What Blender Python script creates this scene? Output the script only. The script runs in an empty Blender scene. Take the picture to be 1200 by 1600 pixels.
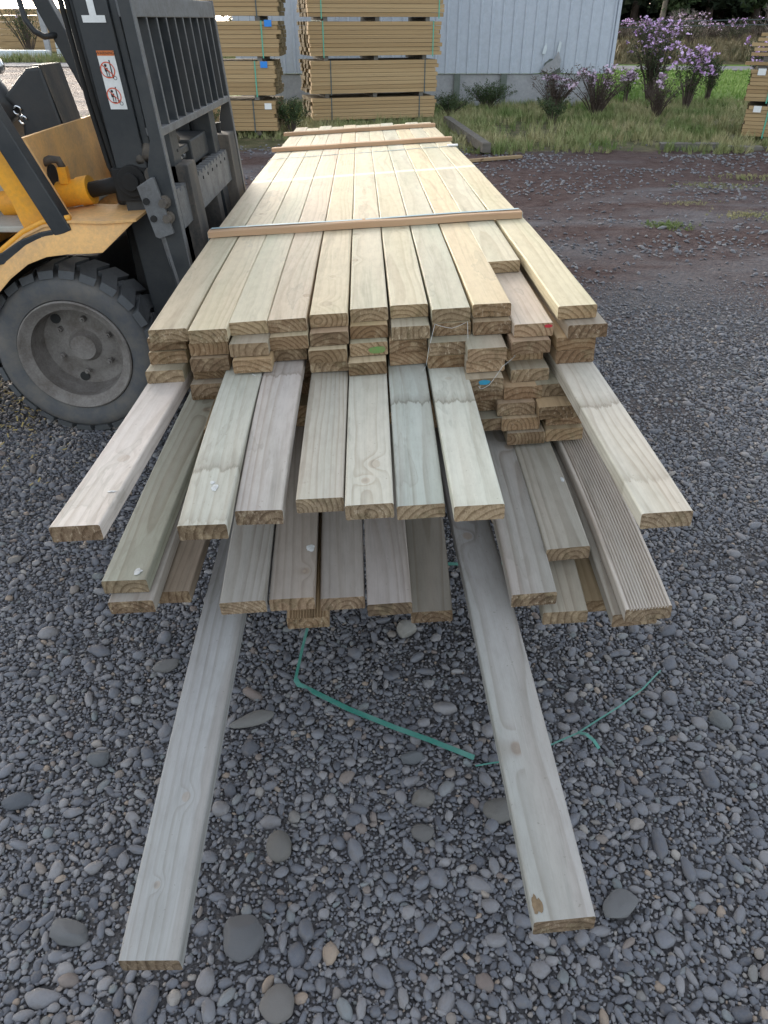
import bpy, bmesh, math, random
import numpy as np
from mathutils import Vector, Matrix, Euler, noise
rad = math.radians
random.seed(7); RNG = np.random.default_rng(11)
S = bpy.context.scene
COL = S.collection
# ------------------------------------------------------------------ camera, sky, sun, exposure
CAM_H = 1.3
cam_d = bpy.data.cameras.new('camera'); cam = bpy.data.objects.new('camera', cam_d); COL.objects.link(cam)
cam.location = (0, 0, CAM_H); cam.rotation_euler = (rad(90 - 33.8), 0, 0)
cam_d.sensor_fit = 'VERTICAL'; cam_d.sensor_height = 36.0; cam_d.lens = 36.0 * 1150 / 1600
cam_d.clip_start = 0.05; cam_d.clip_end = 2000
S.camera = cam
SUN_EL, SUN_AZ = 12.0, -26.0          # degrees; azimuth measured from +Y towards +X
W = bpy.data.worlds.new('World'); S.world = W; W.use_nodes = True
wn = W.node_tree.nodes; wl = W.node_tree.links; wn.clear()
sky = wn.new('ShaderNodeTexSky'); sky.sky_type = 'NISHITA'; sky.sun_disc = False
sky.sun_elevation = rad(SUN_EL); sky.sun_rotation = rad(SUN_AZ); sky.air_density = 1.0; sky.dust_density = 3.0; sky.ozone_density = 1.5
bg = wn.new('ShaderNodeBackground'); bg.inputs['Strength'].default_value = 0.15
wo = wn.new('ShaderNodeOutputWorld'); hs = wn.new('ShaderNodeHueSaturation'); hs.inputs['Saturation'].default_value = 0.40; wl.new(sky.outputs[0], hs.inputs['Color']); wl.new(hs.outputs[0], bg.inputs[0]); wl.new(bg.outputs[0], wo.inputs[0])
sun_d = bpy.data.lights.new('sun', 'SUN'); sun = bpy.data.objects.new('sun', sun_d); COL.objects.link(sun)
sun_d.energy = 0.5; sun_d.angle = rad(25); sun_d.color = (1.0, 0.86, 0.68)
sd = Vector((math.sin(rad(SUN_AZ)) * math.cos(rad(SUN_EL)), math.cos(rad(SUN_AZ)) * math.cos(rad(SUN_EL)), math.sin(rad(SUN_EL))))
sun.rotation_euler = sd.to_track_quat('Z', 'Y').to_euler(); sun.location = (-5, 5, 12)
S.view_settings.view_transform = 'Standard'; S.view_settings.look = 'None'
S.view_settings.exposure = 2.08; S.view_settings.gamma = 1.0; S.view_settings.use_curve_mapping = False

# ------------------------------------------------------------------ node helpers
def new_mat(name):
    m = bpy.data.materials.new(name); m.use_nodes = True; m.node_tree.nodes.clear(); return m
class G:
    """tiny wrapper: every call adds a node, returns a socket"""
    def __init__(s, m): s.t = m.node_tree; s.m = m
    def n(s, typ, out=0, ins=None, **props):
        nd = s.t.nodes.new(typ)
        for k, v in props.items(): setattr(nd, k, v)
        for k, v in (ins or {}).items():
            if isinstance(v, bpy.types.NodeSocket): s.t.links.new(v, nd.inputs[k])
            else: nd.inputs[k].default_value = v
        return nd.outputs[out]
    def math(s, op, a, b=0.0, c=0.0, clamp=False): return s.n('ShaderNodeMath', 0, {0: a, 1: b, 2: c}, operation=op, use_clamp=clamp)
    def vm(s, op, a, b=(0, 0, 0), out=0): return s.n('ShaderNodeVectorMath', out, {0: a, 1: b}, operation=op)
    def noise(s, vec, scale=1.0, detail=3.0, rough=0.55, out=0, dist=0.0):
        return s.n('ShaderNodeTexNoise', out, {'Vector': vec, 'Scale': scale, 'Detail': detail, 'Roughness': rough, 'Distortion': dist})
    def ramp(s, f, stops, interp='LINEAR'):
        nd = s.t.nodes.new('ShaderNodeValToRGB'); s.t.links.new(f, nd.inputs[0]); cr = nd.color_ramp; cr.interpolation = interp
        while len(cr.elements) < len(stops): cr.elements.new(0.5)
        for e, (p, c) in zip(cr.elements, stops):
            e.position = p; e.color = (c, c, c, 1) if isinstance(c, (int, float)) else (*c, 1)
        return nd.outputs[0]
    def mix(s, f, a, b, mode='MIX'):
        nd = s.t.nodes.new('ShaderNodeMix'); nd.data_type = 'RGBA'; nd.blend_type = mode
        for i, v in ((0, f), (6, a), (7, b)):
            if isinstance(v, bpy.types.NodeSocket): s.t.links.new(v, nd.inputs[i])
            else: nd.inputs[i].default_value = v if i == 0 else ((*v, 1) if len(v) == 3 else v)
        return nd.outputs[2]
    def bump(s, h, strength=0.5, dist=0.01):
        return s.n('ShaderNodeBump', 0, {'Height': h, 'Strength': strength, 'Distance': dist})
    def out(s, col, rough=0.7, nrm=None, metal=0.0, spec=0.35, **extra):
        ins = {'Base Color': col if isinstance(col, bpy.types.NodeSocket) else (*col, 1), 'Roughness': rough, 'Metallic': metal, 'Specular IOR Level': spec}
        if nrm is not None: ins['Normal'] = nrm
        ins.update(extra)
        b = s.n('ShaderNodeBsdfPrincipled', 0, ins)
        s.n('ShaderNodeOutputMaterial', 0 if False else 0, {'Surface': b}) if False else s._o(b)
    def _o(s, b):
        o = s.t.nodes.new('ShaderNodeOutputMaterial'); s.t.links.new(b, o.inputs['Surface'])

def dirty(name, col, rough=0.55, dirt=(0.16, 0.13, 0.10), amt=0.5, scale=6.0, metal=0.0, spec=0.4, bump=0.15, streak=False):
    m = new_mat(name); g = G(m)
    co = g.n('ShaderNodeTexCoord', 3)
    v = g.vm('MULTIPLY', co, (1, 1, 0.25)) if streak else co
    n1 = g.noise(v, scale, 6, 0.65); n2 = g.noise(co, scale * 9, 4, 0.7)
    f = g.ramp(g.math('ADD', g.math('MULTIPLY', n1, 0.7), g.math('MULTIPLY', n2, 0.3)), [(0.42, 0.0), (0.68, 1.0)])
    c = g.mix(g.math('MULTIPLY', f, amt), col, dirt)
    c = g.mix(g.math('MULTIPLY', g.ramp(n2, [(0.35, 0.0), (0.75, 1.0)]), 0.25), c, tuple(x * 0.6 for x in col))
    g.out(c, g.math('ADD', g.math('MULTIPLY', f, 0.25), rough), g.bump(n2, bump, 0.004), metal, spec)
    return m

# ------------------------------------------------------------------ materials
def wood_core(g, end=False, knots=True, spots=()):
    gp = g.n('ShaderNodeAttribute', 1, attribute_name='gp')
    oi = g.t.nodes.new('ShaderNodeObjectInfo'); rnd = oi.outputs['Random']; oc = oi.outputs['Color']
    wnc = g.n('ShaderNodeTexWhiteNoise', 1, {'W': g.math('MULTIPLY', rnd, 917.3)}, noise_dimensions='1D')
    off = g.vm('MULTIPLY', wnc, (31.0, 47.0, 23.0))
    P = g.vm('ADD', gp, off)
    rs = g.n('ShaderNodeSeparateXYZ', 0, {0: wnc}).node
    d1 = g.vm('MULTIPLY', g.vm('SUBTRACT', g.noise(g.vm('MULTIPLY', P, (5, 0.75, 5)), 1, 2, 0.5, out=1), (0.5, 0.5, 0.5)), (0.07, 0, 0.07))
    d2 = g.vm('MULTIPLY', g.vm('SUBTRACT', g.noise(g.vm('MULTIPLY', P, (30, 4, 30)), 1, 2, 0.5, out=1), (0.5, 0.5, 0.5)), (0.006, 0, 0.006))
    q = g.vm('ADD', g.vm('ADD', gp, d1), d2)
    cxx = g.math('MULTIPLY', g.math('SUBTRACT', rs.outputs[0], 0.5), 0.11)
    czz = g.math('SUBTRACT', g.math('MULTIPLY', rs.outputs[1], -0.09), 0.02)
    sx = g.n('ShaderNodeSeparateXYZ', 0, {0: q}).node
    x = g.math('SUBTRACT', sx.outputs[0], cxx); z = g.math('SUBTRACT', sx.outputs[2], czz)
    r = g.math('SQRT', g.math('ADD', g.math('MULTIPLY', x, x), g.math('MULTIPLY', z, z)))
    kn = None
    if knots:
        kv = g.vm('MULTIPLY', P, (18.0, 2.2, 0.0))
        vo = g.t.nodes.new('ShaderNodeTexVoronoi'); g.t.links.new(kv, vo.inputs['Vector']); vo.inputs['Scale'].default_value = 1.0
        dv = g.vm('MULTIPLY', g.vm('SUBTRACT', kv, vo.outputs['Position']), (1 / 18.0, 1 / 2.7, 0.0))
        dv = g.vm('ADD', dv, g.vm('MULTIPLY', d2, (0.8, 0.8, 0)))
        kd = g.vm('LENGTH', dv, out=1)
        keep = g.math('GREATER_THAN', g.n('ShaderNodeSeparateColor', 0, {0: vo.outputs['Color']}), 0.93)
        infl = g.math('MULTIPLY', g.math('EXPONENT', g.math('MULTIPLY', g.math('MULTIPLY', kd, kd), -1500.0)), keep)
        r = g.math('ADD', r, g.math('MULTIPLY', infl, 0.016))
        kn = g.math('MULTIPLY', g.ramp(g.math('DIVIDE', kd, 0.05), [(0.16, 1.0), (0.24, 0.0)]), keep)
    for (kx, ky, kr) in spots:      # knots of one particular board, in its own metres
        sv = g.vm('MULTIPLY', g.vm('SUBTRACT', g.vm('ADD', gp, g.vm('MULTIPLY', d2, (0.9, 0.9, 0))), (kx, ky, 0)), (1.0 / kr, 0.85 / kr, 0.0))
        sd_ = g.vm('LENGTH', sv, out=1)
        i2 = g.math('EXPONENT', g.math('MULTIPLY', g.math('MULTIPLY', sd_, sd_), -0.26))
        r = g.math('ADD', r, g.math('MULTIPLY', i2, 0.022))
        k2 = g.ramp(g.math('DIVIDE', sd_, 2.0), [(0.40, 1.0), (0.52, 0.0)])
        rim = g.ramp(g.math('DIVIDE', sd_, 2.0), [(0.36, 0.55), (0.47, 1.0), (0.55, 0.0)])
        k2 = g.math('MULTIPLY', k2, 0.62); k2 = g.math('MAXIMUM', k2, g.math('MULTIPLY', g.math('SUBTRACT', rim, 0.55), 1.6))
        kn = g.math('MAXIMUM', kn, k2) if kn is not None else k2
    spc = g.math('ADD', 0.009, g.math('MULTIPLY', rs.outputs[0], 0.006))
    ring = g.math('FRACT', g.math('DIVIDE', r, spc))
    late = g.ramp(ring, [(0.0, 0.30), (0.07, 0.0), (0.55, 0.10), (0.90, 1.0), (0.97, 0.9), (1.0, 0.30)])
    fib = g.noise(g.vm('MULTIPLY', P, (420, 7, 420)), 1, 3, 0.6)
    return gp, P, rnd, rs, oc, late, fib, kn

def wood_face(name, ring_amt=0.34, stain=0.45, spots=(), damp=()):
    m = new_mat(name); g = G(m)
    gp, P, rnd, rs, oc, late, fib, kn = wood_core(g, spots=spots)
    c = oc
    late = g.math('MULTIPLY', late, g.ramp(g.noise(g.vm('MULTIPLY', P, (14, 1.5, 14)), 1, 2), [(0.35, 0.35), (0.65, 1.0)]))
    warm = g.ramp(g.noise(g.vm('MULTIPLY', P, (12, 0.9, 12)), 1, 2), [(0.35, 0.0), (0.7, 1.0)])
    c = g.mix(g.math('MULTIPLY', warm, 0.28), c, g.mix(1.0, c, (1.0, 0.82, 0.68), 'MULTIPLY'))
    c = g.mix(g.math('MULTIPLY', late, ring_amt), c, g.mix(1.0, c, (0.56, 0.49, 0.43), 'MULTIPLY'))
    grn = g.ramp(g.noise(g.vm('MULTIPLY', P, (7, 0.9, 7)), 1, 3), [(0.46, 0.0), (0.68, 1.0)])
    c = g.mix(g.math('MULTIPLY', grn, stain), c, g.mix(1.0, c, (0.70, 0.80, 0.74), 'MULTIPLY'))
    blue = g.ramp(g.noise(g.vm('MULTIPLY', P, (26, 1.3, 26)), 1, 4, 0.7, dist=0.6), [(0.57, 0.0), (0.72, 1.0)])
    c = g.mix(g.math('MULTIPLY', blue, 0.52), c, g.mix(1.0, c, (0.50, 0.50, 0.48), 'MULTIPLY'))
    # a few water stains with dark rims
    wsn = g.noise(g.vm('MULTIPLY', P, (9, 2.6, 9)), 1, 4, 0.6)
    ws = g.ramp(wsn, [(0.615, 0.0), (0.625, 1.0), (0.645, 0.45), (0.75, 0.3)])
    c = g.mix(g.math('MULTIPLY', ws, 0.26), c, (0.20, 0.19, 0.15))
    c = g.mix(g.ramp(fib, [(0.3, 0.16), (0.7, 0.0)]), c, g.mix(1.0, c, (0.55, 0.5, 0.42), 'MULTIPLY'))
    c = g.mix(g.math('MULTIPLY', kn, 0.45), c, g.mix(g.ramp(late, [(0.2, 0.0), (0.8, 1.0)]), (0.30, 0.20, 0.12), (0.13, 0.08, 0.05)))
    mott = g.noise(g.vm('MULTIPLY', P, (60, 18, 60)), 1, 5, 0.7)
    c = g.mix(g.ramp(mott, [(0.42, 0.0), (0.66, 0.30)]), c, g.mix(1.0, c, (0.62, 0.60, 0.58), 'MULTIPLY'))
    if damp:       # dried water marks across one particular board
        sg = g.n('ShaderNodeSeparateXYZ', 0, {0: gp}).node
        jag = g.math('ADD', g.math('MULTIPLY', g.noise(g.vm('MULTIPLY', P, (75, 8, 0)), 1, 5, 0.75), 0.075), g.math('MULTIPLY', g.noise(g.vm('MULTIPLY', P, (22, 3, 0)), 1, 2), 0.04))
        for (dy, dw, da) in damp:
            t_ = g.math('DIVIDE', g.math('ADD', g.math('SUBTRACT', sg.outputs[1], dy + 0.057), jag), dw)
            mk = g.ramp(g.math('ADD', g.math('MULTIPLY', t_, 0.5), 0.5), [(0.0, 0.0), (0.10, 1.0), (0.28, 0.5), (0.9, 0.0)])
            c = g.mix(g.math('MULTIPLY', mk, da), c, g.mix(1.0, c, (0.36, 0.32, 0.27), 'MULTIPLY'))
    speck = g.ramp(g.noise(P, 160, 2, 0.5), [(0.70, 0.0), (0.76, 1.0)])
    c = g.mix(g.math('MULTIPLY', speck, 0.35), c, (0.10, 0.08, 0.06))
    # pale line across the pack: a sliver of sunlight put into the colour
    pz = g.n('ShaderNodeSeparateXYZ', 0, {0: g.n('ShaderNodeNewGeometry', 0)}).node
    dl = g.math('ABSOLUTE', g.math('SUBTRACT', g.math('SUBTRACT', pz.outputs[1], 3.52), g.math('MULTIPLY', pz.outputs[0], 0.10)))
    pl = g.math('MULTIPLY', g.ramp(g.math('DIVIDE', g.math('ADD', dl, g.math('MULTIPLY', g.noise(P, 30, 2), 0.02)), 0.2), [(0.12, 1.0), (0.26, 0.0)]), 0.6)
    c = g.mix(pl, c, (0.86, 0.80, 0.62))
    h = g.math('ADD', g.math('MULTIPLY', fib, 0.7), g.math('MULTIPLY', late, -0.35))
    g.out(c, 0.62, g.bump(h, 0.32, 0.0012), 0, 0.30)
    return m

def wood_end(name):
    m = new_mat(name); g = G(m)
    gp, P, rnd, rs, oc, late, fib, kn = wood_core(g, True, False)
    lum = g.mix(1.0, oc, (0.70, 0.58, 0.44), 'MULTIPLY')
    br = g.mix(rs.outputs[2], (0.33, 0.225, 0.145), (0.235, 0.185, 0.13))
    c = g.mix(0.42, br, lum)
    c = g.mix(1.0, c, g.ramp(g.n('ShaderNodeTexWhiteNoise', 0, {'W': g.math('MULTIPLY', rnd, 331.7)}, noise_dimensions='1D'), [(0.0, (0.62, 0.58, 0.55)), (0.5, (0.95, 0.93, 0.92)), (1.0, (1.30, 1.28, 1.25))]), 'MULTIPLY')
    pale = g.ramp(g.noise(P, 38, 4, 0.6), [(0.5, 0.0), (0.66, 1.0)])
    c = g.mix(g.math('MULTIPLY', pale, 0.45), c, (0.50, 0.39, 0.25))
    c = g.mix(g.math('MULTIPLY', late, 0.75), c, g.mix(1.0, c, (0.42, 0.36, 0.31), 'MULTIPLY'))
    rough = g.noise(g.vm('MULTIPLY', P, (500, 500, 260)), 1, 3, 0.7)
    chunk = g.noise(g.vm('MULTIPLY', P, (140, 140, 90)), 1, 5, 0.75)
    rv = g.n('ShaderNodeTexWhiteNoise', 0, {'W': g.math('MULTIPLY', rnd, 77.1)}, noise_dimensions='1D')
    c = g.mix(g.math('MULTIPLY', rv, g.ramp(chunk, [(0.56, 0.0), (0.66, 0.75)])), c, (0.52, 0.43, 0.31)); c = g.mix(g.math('MULTIPLY', rv, g.ramp(chunk, [(0.34, 0.8), (0.44, 0.0)])), c, (0.10, 0.07, 0.045))
    patchy = g.ramp(g.noise(P, 22, 3, 0.6), [(0.56, 0.0), (0.64, 0.55)]); c = g.mix(patchy, c, g.mix(1.0, c, (0.60, 0.64, 0.58), 'MULTIPLY'))
    rough = g.math('ADD', g.math('MULTIPLY', rough, 0.6), g.math('MULTIPLY', chunk, 0.4))
    c = g.mix(g.ramp(rough, [(0.38, 0.50), (0.58, 0.0)]), c, g.mix(1.0, c, (0.42, 0.38, 0.32), 'MULTIPLY'))
    g.out(c, 0.85, g.bump(rough, 0.7, 0.003), 0, 0.2)
    return m

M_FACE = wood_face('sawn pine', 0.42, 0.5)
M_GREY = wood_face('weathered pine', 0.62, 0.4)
M_END = wood_end('sawn pine end grain')
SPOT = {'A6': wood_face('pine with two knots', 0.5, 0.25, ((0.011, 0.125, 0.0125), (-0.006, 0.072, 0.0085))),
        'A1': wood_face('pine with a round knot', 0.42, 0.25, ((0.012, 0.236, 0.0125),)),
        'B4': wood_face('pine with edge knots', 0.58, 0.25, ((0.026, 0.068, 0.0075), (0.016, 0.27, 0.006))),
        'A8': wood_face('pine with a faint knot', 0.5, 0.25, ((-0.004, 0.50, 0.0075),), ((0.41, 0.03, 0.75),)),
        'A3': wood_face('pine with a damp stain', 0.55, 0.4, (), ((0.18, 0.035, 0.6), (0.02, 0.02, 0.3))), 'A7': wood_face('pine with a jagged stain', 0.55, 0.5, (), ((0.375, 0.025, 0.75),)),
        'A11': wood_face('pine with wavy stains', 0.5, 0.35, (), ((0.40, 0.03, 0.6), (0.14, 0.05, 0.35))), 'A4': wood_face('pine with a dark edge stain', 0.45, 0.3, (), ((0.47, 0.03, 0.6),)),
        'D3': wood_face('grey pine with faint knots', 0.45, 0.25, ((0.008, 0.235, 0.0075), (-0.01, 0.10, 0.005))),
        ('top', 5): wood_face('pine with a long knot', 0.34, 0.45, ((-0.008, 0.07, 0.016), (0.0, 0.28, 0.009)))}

def flat_wood(name, col, col2, scale=1.0):
    m = new_mat(name); g = G(m)
    co = g.n('ShaderNodeTexCoord', 3); oi = g.t.nodes.new('ShaderNodeObjectInfo')
    sh = g.vm('ADD', co, g.vm('MULTIPLY', g.n('ShaderNodeTexWhiteNoise', 1, {'W': g.math('MULTIPLY', oi.outputs['Random'], 613.0)}, noise_dimensions='1D'), (9, 9, 9)))
    n = g.noise(g.vm('MULTIPLY', sh, (1.2 * scale, 22 * scale, 22 * scale)), 1, 4, 0.6)
    b = g.noise(g.vm('MULTIPLY', sh, (1.0, 4, 4)), 1, 2)
    c = g.mix(g.ramp(n, [(0.35, 0.0), (0.7, 1.0)]), col, col2)
    c = g.mix(g.ramp(b, [(0.45, 0.0), (0.65, 0.5)]), c, tuple(0.62 * x for x in col))
    c = g.mix(g.math('MULTIPLY', oi.outputs['Random'], 0.65), c, g.mix(1.0, c, (0.68, 0.62, 0.55), 'MULTIPLY'))
    k = g.ramp(g.noise(g.vm('MULTIPLY', sh, (7, 16, 16)), 1, 1), [(0.73, 0.0), (0.77, 0.8)])
    c = g.mix(k, c, (0.10, 0.05, 0.03))
    g.out(c, 0.75, g.bump(n, 0.3, 0.003), 0, 0.2)
    return m
M_PACK = flat_wood('stacked pine', (0.50, 0.36, 0.20), (0.38, 0.26, 0.13))
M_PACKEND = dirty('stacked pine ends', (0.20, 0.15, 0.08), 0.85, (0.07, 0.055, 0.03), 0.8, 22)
M_BATTEN = flat_wood('batten wood', (0.52, 0.35, 0.22), (0.43, 0.27, 0.16))
M_BATTEN_TOP = M_BATTEN
M_OLD = flat_wood('old grey timber', (0.20, 0.19, 0.17), (0.11, 0.10, 0.085))
M_OLDBR = dirty('torn wood', (0.22, 0.155, 0.09), 0.85, (0.10, 0.07, 0.045), 0.8, 120)
M_STICK = flat_wood('pale stick', (0.40, 0.29, 0.17), (0.30, 0.21, 0.12))

def pebble_mat(name, stops, dark=0.8):
    m = new_mat(name); g = G(m)
    t = g.n('ShaderNodeAttribute', 2, attribute_name='tint', attribute_type='INSTANCER')
    co = g.n('ShaderNodeTexCoord', 3)
    c = g.ramp(t, stops)
    n = g.noise(co, 2.2, 5, 0.65); n2 = g.noise(co, 14, 3, 0.7)
    up = g.n('ShaderNodeSeparateXYZ', 2, {0: co})
    c = g.mix(g.ramp(n, [(0.35, 0.5), (0.7, 0.0)]), c, g.mix(1.0, c, (0.62, 0.62, 0.64), 'MULTIPLY'))
    c = g.mix(g.ramp(n2, [(0.52, 0.0), (0.74, 0.40)]), c, (0.23, 0.22, 0.21))
    dust = g.ramp(g.noise(co, 1.1, 4, 0.7), [(0.48, 0.0), (0.64, 0.55)]); c = g.mix(dust, c, (0.14, 0.125, 0.115))
    g.out(c, 0.66, g.bump(n2, 0.25, 0.02), 0, 0.3)
    return m
PEB = [(0.0, (0.075, 0.080, 0.090)), (0.22, (0.105, 0.112, 0.124)), (0.45, (0.140, 0.147, 0.158)), (0.62, (0.175, 0.174, 0.174)),
       (0.76, (0.215, 0.213, 0.21)), (0.84, (0.135, 0.155, 0.155)), (0.90, (0.185, 0.165, 0.142)), (0.95, (0.15, 0.122, 0.105)), (0.985, (0.29, 0.27, 0.24)), (1.0, (0.25, 0.20, 0.15))]
PEB = [(p, tuple(min(.4, q * k) for q, k in zip(c, (1.42, 1.39, 1.42)))) for p, c in PEB]
M_PEB = pebble_mat('river pebble', PEB)
def stone_mat():
    m = new_mat('large river stone'); g = G(m)
    oi = g.t.nodes.new('ShaderNodeObjectInfo'); co = g.n('ShaderNodeTexCoord', 3)
    n = g.noise(co, 30, 6, 0.65); n2 = g.noise(co, 240, 3, 0.7)
    c = g.mix(g.ramp(n, [(0.35, 0.5), (0.65, 0.0)]), oi.outputs['Color'], g.mix(1.0, oi.outputs['Color'], (0.66, 0.66, 0.68), 'MULTIPLY'))
    c = g.mix(g.ramp(n2, [(0.6, 0.0), (0.75, 0.5)]), c, (0.22, 0.22, 0.21))
    sc = g.ramp(g.noise(g.vm('MULTIPLY', co, (20, 160, 50)), 1, 3, 0.6, dist=1.0), [(0.66, 0.0), (0.72, 0.4)])
    c = g.mix(sc, c, (0.27, 0.26, 0.25))
    g.out(c, 0.72, g.bump(g.math('ADD', n, g.math('MULTIPLY', n2, 0.3)), 0.35, 0.003), 0, 0.3)
    return m
M_STONE = stone_mat()

def ground_mat():
    m = new_mat('gravel yard'); g = G(m)
    pos = g.n('ShaderNodeNewGeometry', 0); sp = g.n('ShaderNodeSeparateXYZ', 0, {0: pos}).node
    Y = sp.outputs[1]; X = sp.outputs[0]
    vo = g.t.nodes.new('ShaderNodeTexVoronoi'); g.t.links.new(pos, vo.inputs['Vector']); vo.inputs['Scale'].default_value = 42
    v2 = g.t.nodes.new('ShaderNodeTexVoronoi'); g.t.links.new(g.vm('ADD', pos, (3.3, 7.1, 0)), v2.inputs['Vector']); v2.inputs['Scale'].default_value = 150
    val = g.n('ShaderNodeSeparateColor', 0, {0: vo.outputs['Color']}); val2 = g.n('ShaderNodeSeparateColor', 1, {0: v2.outputs['Color']})
    grit = g.mix(0.5, g.ramp(val, [(0.0, (0.065, 0.068, 0.075)), (0.6, (0.13, 0.134, 0.14)), (0.9, (0.18, 0.18, 0.18)), (1.0, (0.24, 0.235, 0.23))]),
                 g.ramp(val2, [(0.0, (0.055, 0.055, 0.058)), (0.8, (0.12, 0.12, 0.125)), (1.0, (0.20, 0.195, 0.19))]))
    soil = g.mix(g.ramp(g.noise(pos, 60, 4, 0.7), [(0.3, 0.0), (0.7, 1.0)]), (0.088, 0.080, 0.080), (0.155, 0.143, 0.140))
    near = g.mix(0.45, soil, grit)
    # mud: browner, wetter patches stretched along the vehicle tracks further out
    mudn = g.noise(g.vm('MULTIPLY', pos, (0.32, 1.05, 1)), 1, 6, 0.62, dist=0.4)
    band = g.ramp(g.math('DIVIDE', g.math('ADD', Y, g.math('MULTIPLY', X, -0.10)), 10.0), [(0.30, 0.0), (0.46, 0.09), (0.58, 0.02), (0.70, 0.13), (0.82, 0.18), (1.0, 0.10)])
    mud = g.ramp(g.math('ADD', mudn, band), [(0.46, 0.0), (0.62, 1.0)])
    mudc = g.mix(g.ramp(g.noise(pos, 9, 5, 0.7), [(0.35, 0.0), (0.65, 1.0)]), (0.068, 0.042, 0.038), (0.125, 0.090, 0.082))
    fargrit = g.mix(g.ramp(g.noise(pos, 5, 6, 0.75), [(0.3, 0.0), (0.72, 1.0)]), (0.125, 0.112, 0.114), (0.235, 0.225, 0.23))
    farc = g.mix(0.25, fargrit, grit)
    yard = g.mix(g.ramp(g.math('DIVIDE', Y, 10), [(0.30, 0.0), (0.5, 1.0)]), near, farc)
    c = g.mix(g.math('MULTIPLY', mud, g.ramp(g.math('DIVIDE', Y, 10), [(0.2, 0.0), (0.42, 1.0)])), yard, mudc)
    # soil and grass verge beyond the yard on the right
    vx = g.math('SUBTRACT', Y, g.math('ADD', 8.7, g.math('MULTIPLY', g.noise(pos, 1.3, 6, 0.75), 1.9)))
    xm = g.ramp(g.math('DIVIDE', g.math('ADD', X, 4.0), 8.0), [(0.0, 0.0), (0.12, 1.0)])
    verge = g.math('MULTIPLY', g.ramp(vx, [(0.0, 0.0), (0.35, 1.0)]), xm)
    gr = g.mix(g.ramp(g.noise(pos, 3, 6, 0.7), [(0.38, 0.0), (0.62, 1.0)]), (0.085, 0.09, 0.045), (0.19, 0.165, 0.10))
    bright = g.mix(g.noise(pos, 2, 5, 0.7), (0.085, 0.15, 0.030), (0.15, 0.23, 0.055))
    gr = g.mix(g.ramp(g.math('DIVIDE', g.math('ADD', Y, g.math('MULTIPLY', g.noise(pos, 0.8, 3), 3.0)), 30), [(0.48, 0.0), (0.56, 1.0)]), gr, bright)
    c = g.mix(verge, c, gr)
    wet = g.math('MULTIPLY', mud, -0.18)
    hgt = g.math('ADD', g.math('MULTIPLY', vo.outputs['Distance'], -1.2), g.math('ADD', g.math('MULTIPLY', v2.outputs['Distance'], -0.4), g.math('MULTIPLY', g.noise(pos, 4, 6, 0.7), 3.0)))
    g.out(c, g.math('ADD', 0.85, wet), g.bump(hgt, 0.8, 0.02), 0, 0.04)
    return m
M_GROUND = ground_mat()

def foliage(name, c1, c2, rough=0.6, trans=0.0, inst=False):
    m = new_mat(name); g = G(m)
    if inst: t = g.n('ShaderNodeAttribute', 2, attribute_name='tint', attribute_type='INSTANCER')
    else: t = g.ramp(g.noise(g.n('ShaderNodeTexCoord', 3), 2.5, 4, 0.7), [(0.35, 0.0), (0.65, 1.0)])
    c = g.mix(t, c1, c2)
    g.out(c, rough, None, 0, 0.2)
    return m
M_GRASS = foliage('verge grass', (0.14, 0.20, 0.06), (0.38, 0.34, 0.18), inst=True)
M_LAWN = foliage('lawn grass', (0.14, 0.25, 0.05), (0.25, 0.35, 0.10), inst=True)
M_DRY = foliage('dry grass', (0.11, 0.105, 0.055), (0.25, 0.20, 0.115), inst=True)
M_LEAF = foliage('shrub leaves', (0.030, 0.045, 0.018), (0.075, 0.095, 0.040))
M_PINE = foliage('pine needles', (0.016, 0.026, 0.014), (0.040, 0.058, 0.032))
M_MIDTREE = foliage('broadleaf foliage', (0.035, 0.060, 0.022), (0.075, 0.105, 0.045))
M_STEM = foliage('brown stems', (0.065, 0.048, 0.040), (0.13, 0.10, 0.080))
M_DEAD = foliage('dead grey twigs', (0.20, 0.17, 0.15), (0.32, 0.28, 0.25))
M_TRUNK = foliage('pale trunk bark', (0.16, 0.13, 0.10), (0.30, 0.26, 0.21))
M_FLOWER = foliage('purple flowers', (0.55, 0.33, 0.62), (0.74, 0.55, 0.78))
M_FLOWER2 = foliage('faded pink flowers', (0.52, 0.38, 0.50), (0.66, 0.52, 0.62))

M_BLACK = dirty('black painted steel', (0.020, 0.024, 0.028), 0.40, (0.080, 0.076, 0.070), 0.5, 7, spec=0.5)
M_GREYSTEEL = dirty('worn grey steel edge', (0.16, 0.165, 0.17), 0.5, (0.09, 0.075, 0.065), 0.6, 14, 0.4)
M_DUSTY = dirty('dusty greasy steel', (0.038, 0.037, 0.036), 0.7, (0.20, 0.165, 0.13), 0.8, 9, streak=True)
M_GREASE = dirty('greasy black parts', (0.012, 0.012, 0.012), 0.72, (0.04, 0.035, 0.03), 0.5, 9)
M_CHROME = dirty('chrome rod', (0.75, 0.76, 0.78), 0.12, (0.4, 0.4, 0.4), 0.2, 9, 1.0)
M_YELLOW = dirty('yellow forklift paint', (0.88, 0.40, 0.03), 0.40, (0.36, 0.20, 0.08), 0.55, 9, spec=0.5)
M_DULLYEL = dirty('dusty yellow paint', (0.80, 0.46, 0.17), 0.6, (0.42, 0.29, 0.18), 0.75, 9)
M_BEIGE = dirty('dusty beige panel', (0.42, 0.41, 0.36), 0.6, (0.25, 0.22, 0.18), 0.5, 5)
M_RUBBER = dirty('dusty tyre rubber', (0.105, 0.108, 0.113), 0.8, (0.20, 0.18, 0.155), 0.95, 11, spec=0.2)
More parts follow.
